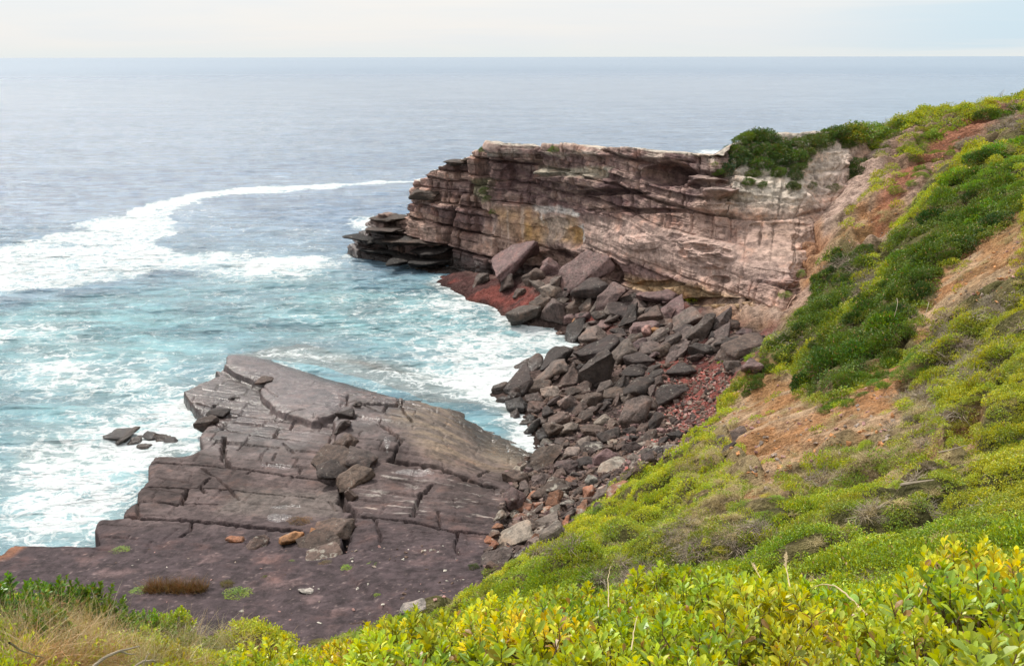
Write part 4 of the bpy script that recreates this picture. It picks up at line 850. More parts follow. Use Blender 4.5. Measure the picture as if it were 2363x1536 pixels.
rubble("soil_stones", [([(1730,880),(1860,880),(2060,860),(2100,900),(2050,1040),(1760,1140),(1650,990)], .5), ([(2363,520),(2230,600),(2130,800),(2363,670)], .3), ([(2280,265),(2160,325),(2060,420),(1930,560),(1850,640),(2000,600),(2130,430)], .6)], 1300, .05, .30,
       ["tan","orange","orange","pink","tan"], "loose pale stones and clods on the bare orange soil", 24)
# ---------------------------------------------------------------- plants
def leaf_mat(name, src, trans=.35, gloss=.45, shine=.35):
    m, t = new_mat(name); geo = t.n("ShaderNodeNewGeometry"); rnd = geo.outputs["Random Per Island"]
    if src == "INST": c = t.n("ShaderNodeAttribute", attribute_name="tint", attribute_type="INSTANCER").outputs["Color"]
    elif src == "OBJ": c = t.n("ShaderNodeObjectInfo").outputs["Color"]
    else: c = t.n("ShaderNodeRGB"); c.outputs[0].default_value = src+(1,); c = c.outputs[0]
    hs = t.n("ShaderNodeHueSaturation", {"Hue": t.math("MULTIPLY_ADD", rnd, -.07, .535), "Saturation": t.math("MULTIPLY_ADD", rnd, .3, .85), "Value": t.math("MULTIPLY_ADD", t.math("FRACT", t.math("MULTIPLY", rnd, 7.31)), .75, .62), "Color": c}).outputs[0]
    pn = t.noise(geo.outputs["Position"], 1.3, 3, .5); hs = t.mix(1.0, hs, t.n("ShaderNodeCombineColor", {"Red": t.ramp(pn, .3, .7, .75, 1.25), "Green": t.ramp(pn, .3, .7, .85, 1.12), "Blue": 1.0}).outputs[0], "MULTIPLY")
    hs = t.mix(t.ramp(rnd, .955, .97), hs, (.34, .20, .08))
    p = t.n("ShaderNodeBsdfPrincipled", {"Base Color": hs, "Roughness": gloss, "Specular IOR Level": shine})
    tr = t.n("ShaderNodeBsdfTranslucent", {"Color": t.mix(1.0, hs, (1.25, 1.15, .5), "MULTIPLY")})
    t.out(t.n("ShaderNodeMixShader", {0: trans, 1: p.outputs[0], 2: tr.outputs[0]}).outputs[0]); return m
def twig_mat(name, col, src=None):
    m, t = new_mat(name)
    if src: c = t.n("ShaderNodeAttribute", attribute_name="tint", attribute_type="INSTANCER").outputs["Color"]
    else:
        n = t.noise(t.n("ShaderNodeNewGeometry").outputs["Position"], 12, 3); c = t.mix(n, tuple(x*.6 for x in col), tuple(min(1, x*1.4) for x in col))
    t.out(t.n("ShaderNodeBsdfPrincipled", {"Base Color": c, "Roughness": .9, "Specular IOR Level": .1}).outputs[0]); return m
M_LI, M_LO, M_LF = leaf_mat("small_leaf_cover", "INST", .3), leaf_mat("bush_leaf", "OBJ", .25), leaf_mat("broad_leaf", "OBJ", .38, .38, .45)
M_TW, M_TG, M_TI = twig_mat("brown_twig", (.16, .11, .07)), twig_mat("grey_twig", (.30, .25, .19)), twig_mat("dry_stem", None, "INST")
def norm(a): return a/(np.linalg.norm(a, axis=-1, keepdims=True)+1e-9)
def leaves(P, D, L, W, rg, flat=.5):
    """diamond leaves, one folded quad each"""
    n = len(P); D = norm(D); R = norm(np.cross(D, norm(rg.normal(size=(n, 3))+np.array([0, 0, flat])))); U = np.cross(R, D)
    L = np.reshape(L, (-1, 1)); W = np.reshape(W, (-1, 1)); m = P+D*L*.55
    V = np.stack([P, m+R*W*.5+U*L*.08, P+D*L-U*L*.06, m-R*W*.5+U*L*.08], 1).reshape(-1, 3)
    return V, np.arange(n*4).reshape(-1, 4)
def broad(P, D, L, W, rg, upv):
    """obovate leaves with a folded midrib: 9 points, 8 triangles"""
    n = len(P); D = norm(D); R = norm(np.cross(D, norm(upv+.25*rg.normal(size=(n, 3))))); U = norm(np.cross(R, D)); L = np.reshape(L, (-1, 1)); W = np.reshape(W, (-1, 1)); c = rg.uniform(-.05, .22, (n, 1))
    def q(a, b, h): return P + D*L*a + R*W*b + U*L*h
    V = np.stack([q(0, 0, 0), q(.3, .30, .05+c*.1), q(.3, 0, 0+c*.1), q(.3, -.30, .05+c*.1), q(.72, .5, .06-c*.3), q(.72, 0, -.02-c*.3), q(.72, -.5, .06-c*.3), q(.95, .22, -.0-c*.6), q(1.0, 0, -.03-c*.7), q(.95, -.22, -.0-c*.6)], 1)
    f = np.array([[0, 2, 1], [0, 3, 2], [1, 2, 5], [1, 5, 4], [2, 3, 6], [2, 6, 5], [4, 5, 8], [4, 8, 7], [5, 6, 9], [5, 9, 8]])
    return V.reshape(-1, 3), (np.arange(n)[:, None, None]*10+f[None]).reshape(-1, 3)
def blades(P, D, L, w, rg, bend=.5, seg=3):
    """thin tapering blades or twigs as bent strips (two crossed faces would double them: one is enough at this width)"""
    n = len(P); D = norm(D); B = norm(rg.normal(size=(n, 3))); R = norm(np.cross(D, B)); U = np.cross(R, D); L = np.reshape(L, (-1, 1)); w = np.reshape(w, (-1, 1)); rows = []
    for i in range(seg+1):
        t = i/seg; c = P + D*L*t + U*L*bend*t*t - np.array([0, 0, 1])*L*bend*.4*t*t; ww = w*(1-.85*t)
        rows += [c-R*ww*.5, c+R*ww*.5]
    V = np.stack(rows, 1).reshape(-1, 3); k = 2*(seg+1); f = np.array([[2*i, 2*i+1, 2*i+3, 2*i+2] for i in range(seg)])
    return V, (np.arange(n)[:, None, None]*k+f[None]).reshape(-1, 4)
def tube_pts(pts, rad, sides=5):
    pts = np.array(pts, float); n = len(pts); rad = np.broadcast_to(rad, (n,)); T = norm(np.gradient(pts, axis=0)); A = norm(np.cross(T, [.3, .9, .2])); B = np.cross(T, A)
    a = np.linspace(0, 2*math.pi, sides, endpoint=False); V = pts[:, None] + rad[:, None, None]*(A[:, None]*np.cos(a)[None, :, None]+B[:, None]*np.sin(a)[None, :, None])
    F_ = [[i*sides+j, i*sides+(j+1) % sides, (i+1)*sides+(j+1) % sides, (i+1)*sides+j] for i in range(n-1) for j in range(sides)]
    return V.reshape(-1, 3), np.array(F_)
def merge(name, parts, mats):
    """parts: (V, F, material index)"""
    Vs, Q, T, mq, mt = [], [], [], [], []; o = 0
    for V, F_, mi in parts:
        Vs.append(V)
        if F_.shape[1] == 4: Q.append(F_+o); mq += [mi]*len(F_)
        else: T.append(F_+o); mt += [mi]*len(F_)
        o += len(V)
    Q_ = np.concatenate(Q) if Q else np.zeros((0, 4), int); T_ = np.concatenate(T) if T else None
    me = np_mesh(name, np.concatenate(Vs), Q_, False, mats, T_); me.polygons.foreach_set("material_index", np.array(mq+mt, np.int32)); return me
def dome(rg, n, lump=.4, top=1.0, seed=0, flat=.7, inner=.35):
    d = norm(rg.normal(size=(n*2, 3))); d = d[d[:, 2] > -.15][:n]; k = 1.9
    r = .78+lump*fbm(d[:, 0]*k+seed, d[:, 1]*k, d[:, 2]*k, 3, 400+seed)+.10*vnoise(d[:, 0]*7, d[:, 1]*7, d[:, 2]*7, seed+5); dep = 1-inner*rg.random(len(d))**2
    return d*(r*dep)[:, None]*np.array([1, 1, flat]), d
def bush_mesh(seed, n=2600, leaf=.085, lump=.45, flat=.7, mats=None, twigs=30, wl=.45):
    rg = np.random.default_rng(seed); P, d = dome(rg, n, lump, seed=seed, flat=flat)
    D = d+np.array([0, 0, .5])+.8*rg.normal(size=d.shape); V, F_ = leaves(P, D, leaf*rg.uniform(.7, 1.4, len(P)), leaf*wl*rg.uniform(.8, 1.3, len(P)), rg)
    parts = [(V, F_, 0)]
    for i in range(twigs):
        a = d[rg.integers(len(d))]*np.array([1, 1, flat]); a = a*rg.uniform(.75, 1.02); p0 = np.array([a[0]*.15, a[1]*.15, -.15]); m = (p0+a)/2+rg.normal(size=3)*.08
        tv, tf = tube_pts([p0, m, a], [.022, .014, .006], 4); parts.append((tv, tf, 1))
    return merge("bush", parts, mats or [M_LO, M_TW])
def clump_mesh(seed, n, leaf, r=.35, h=.28, wl=.5, spread=.8):
    rg = np.random.default_rng(seed); P, d = dome(rg, n, .4, seed=seed, flat=h/r); P = P*r
    V, F_ = leaves(P, d*.6+np.array([0, 0, .7])+spread*rg.normal(size=d.shape), leaf*rg.uniform(.7, 1.3, len(P)), leaf*wl, rg); return merge("clump", [(V, F_, 0)], [M_LI])
def tuft_mesh(seed, n=90, h=.4, w=.008, mats=None, bend=.6, spread=.5):
    rg = np.random.default_rng(seed); P = np.concatenate([rg.normal(size=(n, 2))*.10, np.zeros((n, 1))], 1); D = np.concatenate([rg.normal(size=(n, 2))*spread, np.ones((n, 1))], 1)
    V, F_ = blades(P, D, h*rg.uniform(.5, 1.2, n), w, rg, bend); return merge("tuft", [(V, F_, 0)], mats or [M_TI])
def tangle_mesh(seed, n=90, r=.4, mats=None, w=.012, L=.28):
    rg = np.random.default_rng(seed); P, d = dome(rg, n, .5, seed=seed, flat=.6, inner=.7); V, F_ = blades(P*r-norm(d)*.1, d+.9*rg.normal(size=d.shape), L*rg.uniform(.5, 1.2, len(P)), w, rg, .5); return merge("tangle", [(V, F_, 0)], mats or [M_TI])
LIME, YEL, MID, DARK, OLIVE, DRY, GREY, STRAW, BLUEG = (.40,.48,.018),(.52,.52,.02),(.27,.37,.018),(.075,.14,.016),(.34,.34,.035),(.40,.31,.15),(.30,.255,.20),(.46,.38,.21),(.25,.33,.20)
# ---------------------------------------------------------------- ground cover over the hillside
Z_BARE = R_ORANGE+R_PINK
Z_DRYG = [[(1700,1100),(1780,1050),(2000,960),(2080,870),(2130,880),(2150,960),(2060,1060),(1950,1100),(1800,1190),(1700,1230),(1560,1250),(1600,1180)],[(1560,1060),(1680,1000),(1740,1060),(1680,1120),(1560,1120)],[(730,1500),(830,1400),(1000,1370),(1060,1390),(900,1440),(760,1536)],[(0,1440),(250,1420),(330,1480),(240,1536),(0,1536)]]
Z_GREYT = [(2330,290,110,28),(2190,770,50,60),(2220,830,55,40),(2110,970,50,45),(1900,1100,45,25),(1440,1340,60,30),(1620,1270,90,40),(2030,1200,40,22),(2150,1170,50,22),(1700,1240,60,25),(1230,1175,30,15),(1280,1260,40,20),(2290,690,60,30),(1990,640,30,40),(1850,790,45,14),(2100,1090,30,20)]
def cover():
    rg = np.random.default_rng(33); pts = []
    for (r0, r1, dens) in [(2.2, 8, 34), (8, 20, 44), (20, 40, 17), (40, 75, 7), (75, 130, 2.6)]:
        n = int(dens*(r1*r1-r0*r0)*math.radians(82)/2); r = np.sqrt(rg.uniform(r0*r0, r1*r1, n)); th = np.radians(rg.uniform(-40, 42, n)); pts.append(np.stack([r*np.sin(th), r*np.cos(th)], 1))
    XY = np.concatenate(pts); x, y = XY.T; z = ground_exact(x, y); gp = ground2(x, y); R = np.hypot(x, y); P = np.stack([x, y, z], 1); u, v, f = proj(P)
    wu = u+16*vnoise(x*.4, y*.4, 0, 501); wv = v+12*vnoise(x*.4, y*.4, 0, 502)
    keep = (u > -500) & (u < 2900) & (z > 4.8) & (gp < z+.05); keep &= ~((soft_poly(wu, wv, R_BEACH, 8) > .5) & (z < 8.5) & (y > 25)); keep &= ~((u < 1650) & (y > 95))
    cs = soft_poly(u, v, [(1600,280),(2010,280),(2000,430),(1940,540),(1860,640),(1790,790),(1600,750)], 10) > .5; keep &= ~(cs & (y > 68))
    bare = region(wu, wv, Z_BARE, 10)*(y > 12); n1 = fbm(x*.22, y*.22, 0, 4, 503); n2 = fbm(x*.08+y*.03, y*.08, 0, 3, 504); n3 = vnoise(x*.9, y*.9, 0, 505)
    keep &= rg.random(len(x)) > bare*(.86+.1*(n1 < .2)); dryg = region(wu, wv, Z_DRYG, 18)
    mo = mounds(x, y); dz_ = region(wu, wv, R_DARK, 12); keep &= rg.random(len(x)) > .6*dz_*(y > 30)
    crest = soft_poly(wu, wv, [(2060,300),(2363,240),(2363,320),(2240,370),(2150,430),(2080,470),(2040,400)], 10)*(y > 70); keep &= rg.random(len(x)) > .62*crest*(n3 < .35)
    keep &= rg.random(len(x)) > .22*sstep(0, .5, n1)*(R > 14)
    P, u, v, x, y, R, wu, wv, bare, n1, n2, n3, dryg, mo = [a[keep] for a in (P, u, v, x, y, R, wu, wv, bare, n1, n2, n3, dryg, mo)]; k = len(P); rr = rg.random(k)
    grey = np.zeros(k)
    for (a, b, ra, rb) in Z_GREYT: grey = np.maximum(grey, 1.2*np.exp(-((wu-a)/ra)**2-((wv-b)/rb)**2))
    c = mixc(LIME, MID, sstep(-.05, .45, n2+.6*n1)); c = mixc(c, YEL, sstep(.1, .5, n1-n2)*.6); olz = sstep(-.25, .3, n3+.5*n1); c = mixc(c, OLIVE, .35*olz*(v < 1200))
    low = soft_poly(wu, wv, [(1350,1150),(1700,950),(1780,1050),(1560,1200),(1400,1200)], 20); c = mixc(c, LIME, low*.5)
    right = sstep(2080, 2250, u)*sstep(620, 700, v)*sstep(1250, 1150, v); c = mixc(c, OLIVE, right*.45)
    idx = rg.integers(0, 4, k); isdry = (rr < dryg*.55+.03) | ((bare > .4) & (rr < .6)) ; isg = rg.random(k) < np.clip(grey*.9, 0, .42)
    dk = region(wu, wv, R_DARK, 12); c = mixc(c, DARK, dk*.9); isdry &= dk < .4
    gs = region(wu, wv, R_GREENSTRIP, 8)*(y > 60); c = mixc(c, (.24,.34,.02), gs)
    brown = sstep(.25, .5, fbm(x*.5, y*.5, 0, 3, 506)); c = mixc(c, (.23, .17, .07), brown*.28*(1-gs))
    idx = np.where(isdry, rg.integers(4, 6, k), idx); c = np.where(isdry[:, None], mixc(DRY, STRAW, rg.random(k)), c); isg &= ~isdry
    idx = np.where(isg, rg.integers(6, 8, k), idx); c = np.where(isg[:, None], mixc(GREY, (.26, .20, .15), rg.random(k)), c)
    c = c*rg.uniform(.8, 1.2, (k, 1)); s = rg.uniform(.75, 1.3, k)*np.where(isg, 1.5, 1)*np.where(dk > .5, 1.35, 1)*np.interp(R, [2, 10, 18, 30, 60, 120], [.5, .48, .62, .9, 1.5, 2.7]); 
    P[:, 2] += .02*s + np.where(R > 14, 0, 0); sz = s*np.where(isdry | isg, .8, .7+.5*sstep(-.2, .5, n3))
    # lean with the slope
    e = .6; gxn = (ground(x+e, y)-ground(x-e, y))/(2*e); gyn = (ground(x, y+e)-ground(x, y-e))/(2*e)
    rot = np.stack([np.clip(gyn, -1, 1)*.6, -np.clip(gxn, -1, 1)*.6, np.zeros(k)], 1)+rg.normal(size=(k, 3))*.15
    src = [clump_mesh(601, 170, .062, .35, .28, .6, 1.2), clump_mesh(602, 200, .052, .36, .22, .6, 1.3), clump_mesh(603, 150, .070, .33, .32, .5, 1.0), clump_mesh(604, 230, .048, .38, .25, .55, 1.2),
           tuft_mesh(605, 110, .34, .010), tuft_mesh(606, 90, .26, .012, None, .9, .8), tangle_mesh(607, 110, .36), tangle_mesh(608, 90, .42)]
    scatter("scrub_cover", P, rot, np.stack([s, s, sz], 1), idx, np.clip(c, 0, 1), src, "low green scrub and dry grass covering the hillside")
    print("cover", k)
cover()
# ---------------------------------------------------------------- bushes, one object each
BUSH = [bush_mesh(700+i, 2600, .085+.01*(i % 3), .40+.08*(i % 3), .62+.08*(i % 3)) for i in range(6)]
FINE = [bush_mesh(720+i, 3000, .060, .5, .6, None, 16, .5) for i in range(4)]
GREYB = []
for i in range(3):
    rg = np.random.default_rng(740+i); P, d = dome(rg, 1700, .5, seed=i, flat=.6, inner=.6); V, F_ = blades(P*.95, d*.8+.8*rg.normal(size=d.shape), .30*rg.uniform(.5, 1.2, len(P)), .016, rg, .45)
    P2, d2 = dome(rg, 260, .4, seed=i+7, flat=.6); V2, F2 = leaves(P2, d2+rg.normal(size=d2.shape), .07, .03, rg); GREYB.append({"branches": merge("bare_branches", [(V, F_, 0)], [M_TG]), "foliage": merge("sparse_leaves", [(V2, F2, 0)], [M_LO])})
BR = random.Random(5); 
def surf_n(x, y, e=1.0):
    gx_ = float(ground(x+e, y)-ground(x-e, y))/(2*e); gy_ = float(ground(x, y+e)-ground(x, y-e))/(2*e); return Vector((-gx_, -gy_, 1)).normalized()
def put(me, name, p, r, col, label, cat, group=None, flat=1.0, lean=.5, nrm=None, sink=.1, stretch=1.0, yaw=None):
    o = bpy.data.objects.new(name, None if isinstance(me, dict) else me); COL.objects.link(o); n = nrm if nrm is not None else surf_n(p[0], p[1]); up = Vector((0, 0, 1)).lerp(n, lean).normalized()
    o.rotation_euler = (up.to_track_quat("Z", "Y").to_matrix().to_4x4() @ Matrix.Rotation(BR.uniform(0, 6.28) if yaw is None else yaw, 4, "Z")).to_euler()
    o.scale = (r*stretch, r, r*flat); o.location = (p[0], p[1], p[2]-sink*r); k = BR.uniform(.85, 1.18); o.color = (col[0]*k*BR.uniform(.9, 1.1), col[1]*k, col[2]*k, 1)
    if isinstance(me, dict):
        for pn, pm in me.items():
            c = bpy.data.objects.new(pn, pm); COL.objects.link(c); c.parent = o; c.color = o.color
    tag(o, label, cat, group); return o
def zone_bushes(poly, n, rpx, meshes, cols, label, cat, group, name="bush", flat=.85, lean=.6, sep=.62):
    us = [p[0] for p in poly]; vs = [p[1] for p in poly]; got = []; tries = 0; cand = []
    while len(cand) < n*14: 
        u, v = BR.uniform(min(us), max(us)), BR.uniform(min(vs), max(vs)); cand.append((u, v))
    C_ = np.array(cand); C_ = C_[inside(C_[:, 0], C_[:, 1], poly)]; P, ok, t = hit(C_[:, 0], C_[:, 1])
    for (u, v), p, o_, tt in zip(C_, P, ok, t):
        if not o_ or len(got) >= n: continue
        r = BR.uniform(*rpx)
        if any((u-a)**2+((v-b)*1.3)**2 < (sep*(r+q))**2 for a, b, q in got): continue
        q = (v-min(vs))/(max(vs)-min(vs)); h = (u-min(us))/(max(us)-min(us)); lb = label+", %s %s" % ("top" if q < .33 else "middle" if q < .66 else "foot", "left" if h < .5 else "right")
        got.append((u, v, r)); put(BR.choice(meshes), name, p, r*tt/F*1.15, BR.choice(cols), lb, cat, group, flat*BR.uniform(.8, 1.15), lean, sink=-.12 if 'tongue' in label else .1)
D1, D2 = R_DARK
zone_bushes(D1, 90, (20, 46), BUSH, [DARK, (.09,.175,.016), (.045,.10,.016), (.13,.22,.018)], "dark green shrub in the broad tongue of scrub", "shrub", "dark shrubs in the broad tongue", flat=1.05, lean=.4, sep=.72)
zone_bushes(D2, 42, (13, 25), BUSH, [(.05,.11,.016), DARK, (.09,.16,.02)], "dark shrub in the narrow gully strip left of the broad tongue", "shrub", "dark shrubs in the narrow gully")
zone_bushes([(2363,320),(2250,375),(2180,430),(2250,470),(2240,560),(2300,530),(2363,480)], 34, (22, 40), BUSH+FINE, [(.15,.30,.014), (.19,.35,.015)], "bright green shrub crowning the broad tongue", "shrub", "bright shrubs above the tongue")
zone_bushes([(2235,280),(2150,292),(2075,350),(2095,358),(2200,312)], 16, (12, 20), FINE, [(.30,.40,.02), (.24,.34,.02)], "small lime shrub in the upper green strip beside the orange path", "shrub", "shrubs in the upper green strip", sep=.5)
zone_bushes([(2235,320),(2130,350),(2060,440),(2095,435),(2165,380)], 18, (12, 20), FINE, [(.26,.36,.02), (.12,.22,.016), (.20,.30,.02)], "small green shrub in the lower green strip beside the orange path", "shrub", "shrubs in the lower green strip", sep=.5)
zone_bushes([(1900,920),(2000,900),(2060,850),(2060,890),(1960,940),(1900,960)], 8, (16, 26), FINE, [(.11,.22,.012)], "low bright green shrub under the foot of the broad tongue", "shrub", "low shrubs at the tongue's foot")
zone_bushes([(1980,880),(2080,810),(2160,800),(2140,860),(2060,880),(2000,910)], 9, (20, 34), FINE, [(.12,.24,.014)], "mid green shrub on the orange bank right of the tongue's foot", "shrub", "shrubs on the orange bank")
zone_bushes([(1750,1140),(1850,1115),(1880,1150),(1790,1175)], 3, (26, 40), FINE, [MID], "flat olive shrub on the dry patch in mid slope", "shrub", "olive shrubs on the dry patch", flat=.6)
zone_bushes([(1900,1040),(2070,1010),(2110,1090),(2000,1150),(1910,1110)], 6, (28, 44), FINE, [LIME, MID], "rounded lime shrub beside the dry patch in mid slope", "shrub", "lime shrubs in mid slope", flat=.7)
zone_bushes([(1100,1320),(1280,1215),(1420,1150),(1560,1080),(1900,1180),(2363,1000),(2363,1330),(1900,1300),(1500,1320),(1200,1340)], 60, (20, 42), FINE, [LIME, MID, (.20,.31,.02), YEL], "low mounded green shrub on the lower slope", "shrub", "mounded shrubs on the lower slope", flat=.6, sep=.8)
zone_bushes([(2130,800),(2363,700),(2363,980),(2200,1030),(2100,960)], 26, (18, 36), FINE, [OLIVE, MID, (.22,.27,.025)], "olive shrub on the right hand slope below the orange bank", "shrub", "olive shrubs on the right slope", flat=.6, sep=.8)
for a, b, r, c, lab in [(1985,800,62,(.10,.19,.018),"bulky dark green bush at the lower end of the broad tongue, right one"),(1915,825,58,(.075,.15,.016),"bulky dark green bush at the lower end of the broad tongue, left one"),(2050,740,54,(.12,.22,.018),"bulky green bush at the tongue's right edge above the orange bank"),(2120,620,50,(.13,.24,.018),"bulky bright green bush halfway up the tongue's right edge"),(2010,700,48,(.06,.125,.016),"bulky very dark bush in the middle of the broad tongue")]:
    p, ok, t = hit(a, b+r*.3)
    if ok[0]: put(BR.choice(BUSH), "bush", p[0], r*t[0]/F*1.1, c, lab, "bush", "bulky bushes of the broad tongue", 1.1, .35)
for a, b, r, lab in [(2200,775,34,"grey leafless shrub on the right slope below the orange bank"),(2240,830,28,"grey leafless shrub just below another one on the right slope"),(2110,965,34,"silvery dead shrub between olive shrubs on the right slope"),
                     (1905,1095,34,"grey bare shrub beside the lime mound in mid slope"),(1610,1270,50,"brown leafless thicket on the lower slope"),(1690,1245,36,"brown leafless thicket's smaller neighbour with a dark hollow"),(1450,1335,38,"brown twiggy shrub just behind the leafy hedge"),
                     (2300,300,40,"grey twiggy shrub on the crest by the orange path"),(2345,280,34,"grey twiggy shrub at the right edge of the crest"),(2240,330,30,"grey shrub beside the green strip under the crest"),(2040,1195,24,"small grey shrub on the lower right slope"),(2290,690,34,"grey shrub under the orange scar at the right edge")]:
    p, ok, t = hit(a, b); 
    if ok[0]: put(BR.choice(GREYB), "dead_shrub", p[0], r*t[0]/F*1.15, OLIVE, lab, "shrub", "leafless shrubs on the hillside", .75, .5)
# bushes along the skyline and over the cliff's shoulder (some stand on the cliff top)
for a, b, r, c, lab in [(2095,272,34,DARK,"rounded bush standing alone on the skyline"),(2072,268,20,GREY,"grey twiggy bush left of the lone skyline bush"),(2210,264,28,GREY,"grey bush on the skyline between path and crest"),(2275,250,34,DARK,"dark bush on the crest near the right edge"),
                        (2320,248,36,(.13,.24,.015),"green bush on the crest at the right edge"),(2350,240,34,(.15,.26,.015),"green bush cut off by the right edge on the crest"),(2245,262,24,DARK,"dark low bush on the crest left of the larger ones"),(2150,300,26,(.17,.27,.02),"green bush at the top of the upper green strip"),(2130,290,20,OLIVE,"olive bush on the crest above the green strip")]:
    p, ok, t = hit(a, b+r*.5)
    if ok[0]: put(BR.choice(GREYB if c is GREY else BUSH), "skyline_bush", p[0], r*t[0]/F*1.1, c, lab, "bush", "bushes along the crest", .8, .2)
def cliff_bush(a, b, r, c, lab, grp, me=None, flat=.8, st=1.0, name="cliff_bush"):
    p = cliff_pt(a, b); t = np.linalg.norm(p-np.array([0, 0, CAMZ])); put(me or BR.choice(BUSH), name, p, r*t/F*(1.32 if grp else 1.1), c, lab, "bush", grp, flat, .5, Vector((-.35, -.6, .7)).normalized(), .15, st)
UPB = [(1722,300,20,(.14,.22,.015)),(1745,305,24,DARK),(1770,318,24,DARK),(1735,335,26,(.05,.10,.015)),(1760,345,26,DARK),(1790,335,26,DARK),(1815,330,24,(.06,.12,.015)),(1840,325,22,DARK),(1865,318,24,(.08,.14,.015)),(1893,312,22,(.09,.15,.02)),(1920,305,20,DARK),(1940,308,22,(.10,.16,.02)),
       (1700,365,24,(.04,.085,.02)),(1680,385,20,(.035,.075,.02)),(1720,355,24,(.045,.09,.015)),(1750,370,24,DARK),(1745,395,18,DARK),(1735,415,14,(.08,.13,.02)),(1800,360,24,(.05,.10,.02)),(1820,380,24,(.05,.095,.02)),(1835,400,18,(.05,.09,.02)),(1850,360,22,(.07,.12,.02)),(1830,350,24,DARK),(1870,345,20,(.08,.13,.02)),(1780,372,18,(.07,.11,.03)),(1825,420,12,(.07,.11,.03))]
UPB += [(1705,320,18,DARK),(1700,340,20,DARK),(1805,345,24,DARK),(1880,330,20,(.07,.12,.015)),(1790,390,18,DARK),(1765,420,12,DARK),(1850,385,18,DARK),(1845,425,12,(.08,.12,.02)),(1665,400,14,DARK),(1905,320,18,DARK),(1955,322,18,(.09,.15,.02))]
for i, (a, b, r, c) in enumerate(UPB): cliff_bush(a, b, r, c, "%s bush hanging over the cliff's shoulder, %s %s" % ("dark green" if c[1] < .125 else "mid green", "upper" if b < 345 else "lower", "left" if a < 1760 else "middle" if a < 1840 else "right"), "bushes over the cliff shoulder")
for (a, b, r, c) in [(1985,305,28,(.12,.21,.015)),(2015,300,30,(.14,.24,.015)),(2050,292,28,(.15,.25,.02)),(2080,290,24,(.16,.26,.02)),(1990,330,28,(.12,.21,.012)),(2020,325,28,(.13,.23,.012)),(2055,315,24,(.13,.22,.015)),(1985,360,26,(.10,.18,.012)),(2010,350,24,(.10,.19,.012)),(1980,385,22,(.05,.10,.015)),(1995,375,18,(.06,.11,.015)),(2035,345,18,(.12,.2,.012)),(1975,408,16,(.05,.09,.02)),(1965,300,22,OLIVE)]:
    p, ok, t = hit(a, b); q = cliff_pt(a, b); tq = np.linalg.norm(q-np.array([0, 0, CAMZ])); pp, tt = (p[0], t[0]) if ok[0] and t[0] < tq else (q, tq)
    put(BR.choice(BUSH+FINE), "cliff_bush", pp, r*tt/F*1.65, c, "green bush between the pale scar and the orange gully, %s %s" % ("upper" if b < 335 else "lower", "left" if a < 2000 else "right"), "bush", "bushes between the scars", .8, .5, Vector((-.35, -.6, .7)).normalized(), .15)
cliff_bush(1275,334,16,(.10,.17,.02),"flat green bush on the rim in the middle of the headland","",BUSH[1],.5,1.4); cliff_bush(1107,351,10,(.10,.17,.02),"small green tuft on the headland's rim left of the high block","",BUSH[2],.8)
cliff_bush(1112,432,16,(.07,.10,.03),"dull green shrub growing in the cliff face crevice","",FINE[0],.9); cliff_bush(1130,452,11,(.08,.12,.03),"smaller dull shrub just below the crevice shrub","",FINE[1],.8); cliff_bush(1131,483,10,(.12,.17,.03),"small shrub low on the left buttress","",FINE[2],1.0)
cliff_bush(1650,372,9,(.17,.24,.03),"little green tuft where the flat rim meets the shoulder","",FINE[2],.7); cliff_bush(1908,508,8,(.16,.22,.02),"tiny green tuft on the right part of the cliff","",FINE[2]); cliff_bush(1850,622,16,(.17,.25,.02),"yellow green shrub at the right end of the smooth wall","",FINE[3],.6); cliff_bush(1808,672,15,(.18,.25,.02),"yellow green shrub below the other one near the cliff's right foot","",FINE[1],.6)
cliff_bush(1963,445,9,(.15,.2,.03),"small olive tuft above the orange gully","",FINE[0]); cliff_bush(1880,420,16,(.10,.13,.04),"faded shrub at the foot of the pale scar","",FINE[0],.7); cliff_bush(1925,425,18,(.10,.13,.04),"faded shrub right of another at the pale scar's foot","",FINE[3],.7); cliff_bush(2027,455,10,(.22,.27,.03),"yellowish tuft in the orange gully","",FINE[0])
for a, b, r, c, lab in [(1690,815,30,BLUEG,"bluish grey green shrub between beach boulders and slope"),(1745,800,26,BLUEG,"bluish green shrub right of its twin above the red gravel"),(1735,818,22,(.22,.38,.02),"bright lime shrub on the rock above the red gravel"),(1668,832,14,(.2,.35,.02),"small lime tuft at the upper end of the red gravel"),(1610,985,20,(.24,.36,.02),"lime shrub on the slope's edge beside the gravel"),
                        (1088,1302,20,(.06,.11,.02),"dark green cushion plant at the lower end of the boulder jumble")]:
    p, ok, t = hit(a, b+r*.4, ground2)
    if ok[0]: put(BR.choice(FINE), "shrub", p[0], r*t[0]/F*1.15, c, lab, "shrub", None, .8, .4)
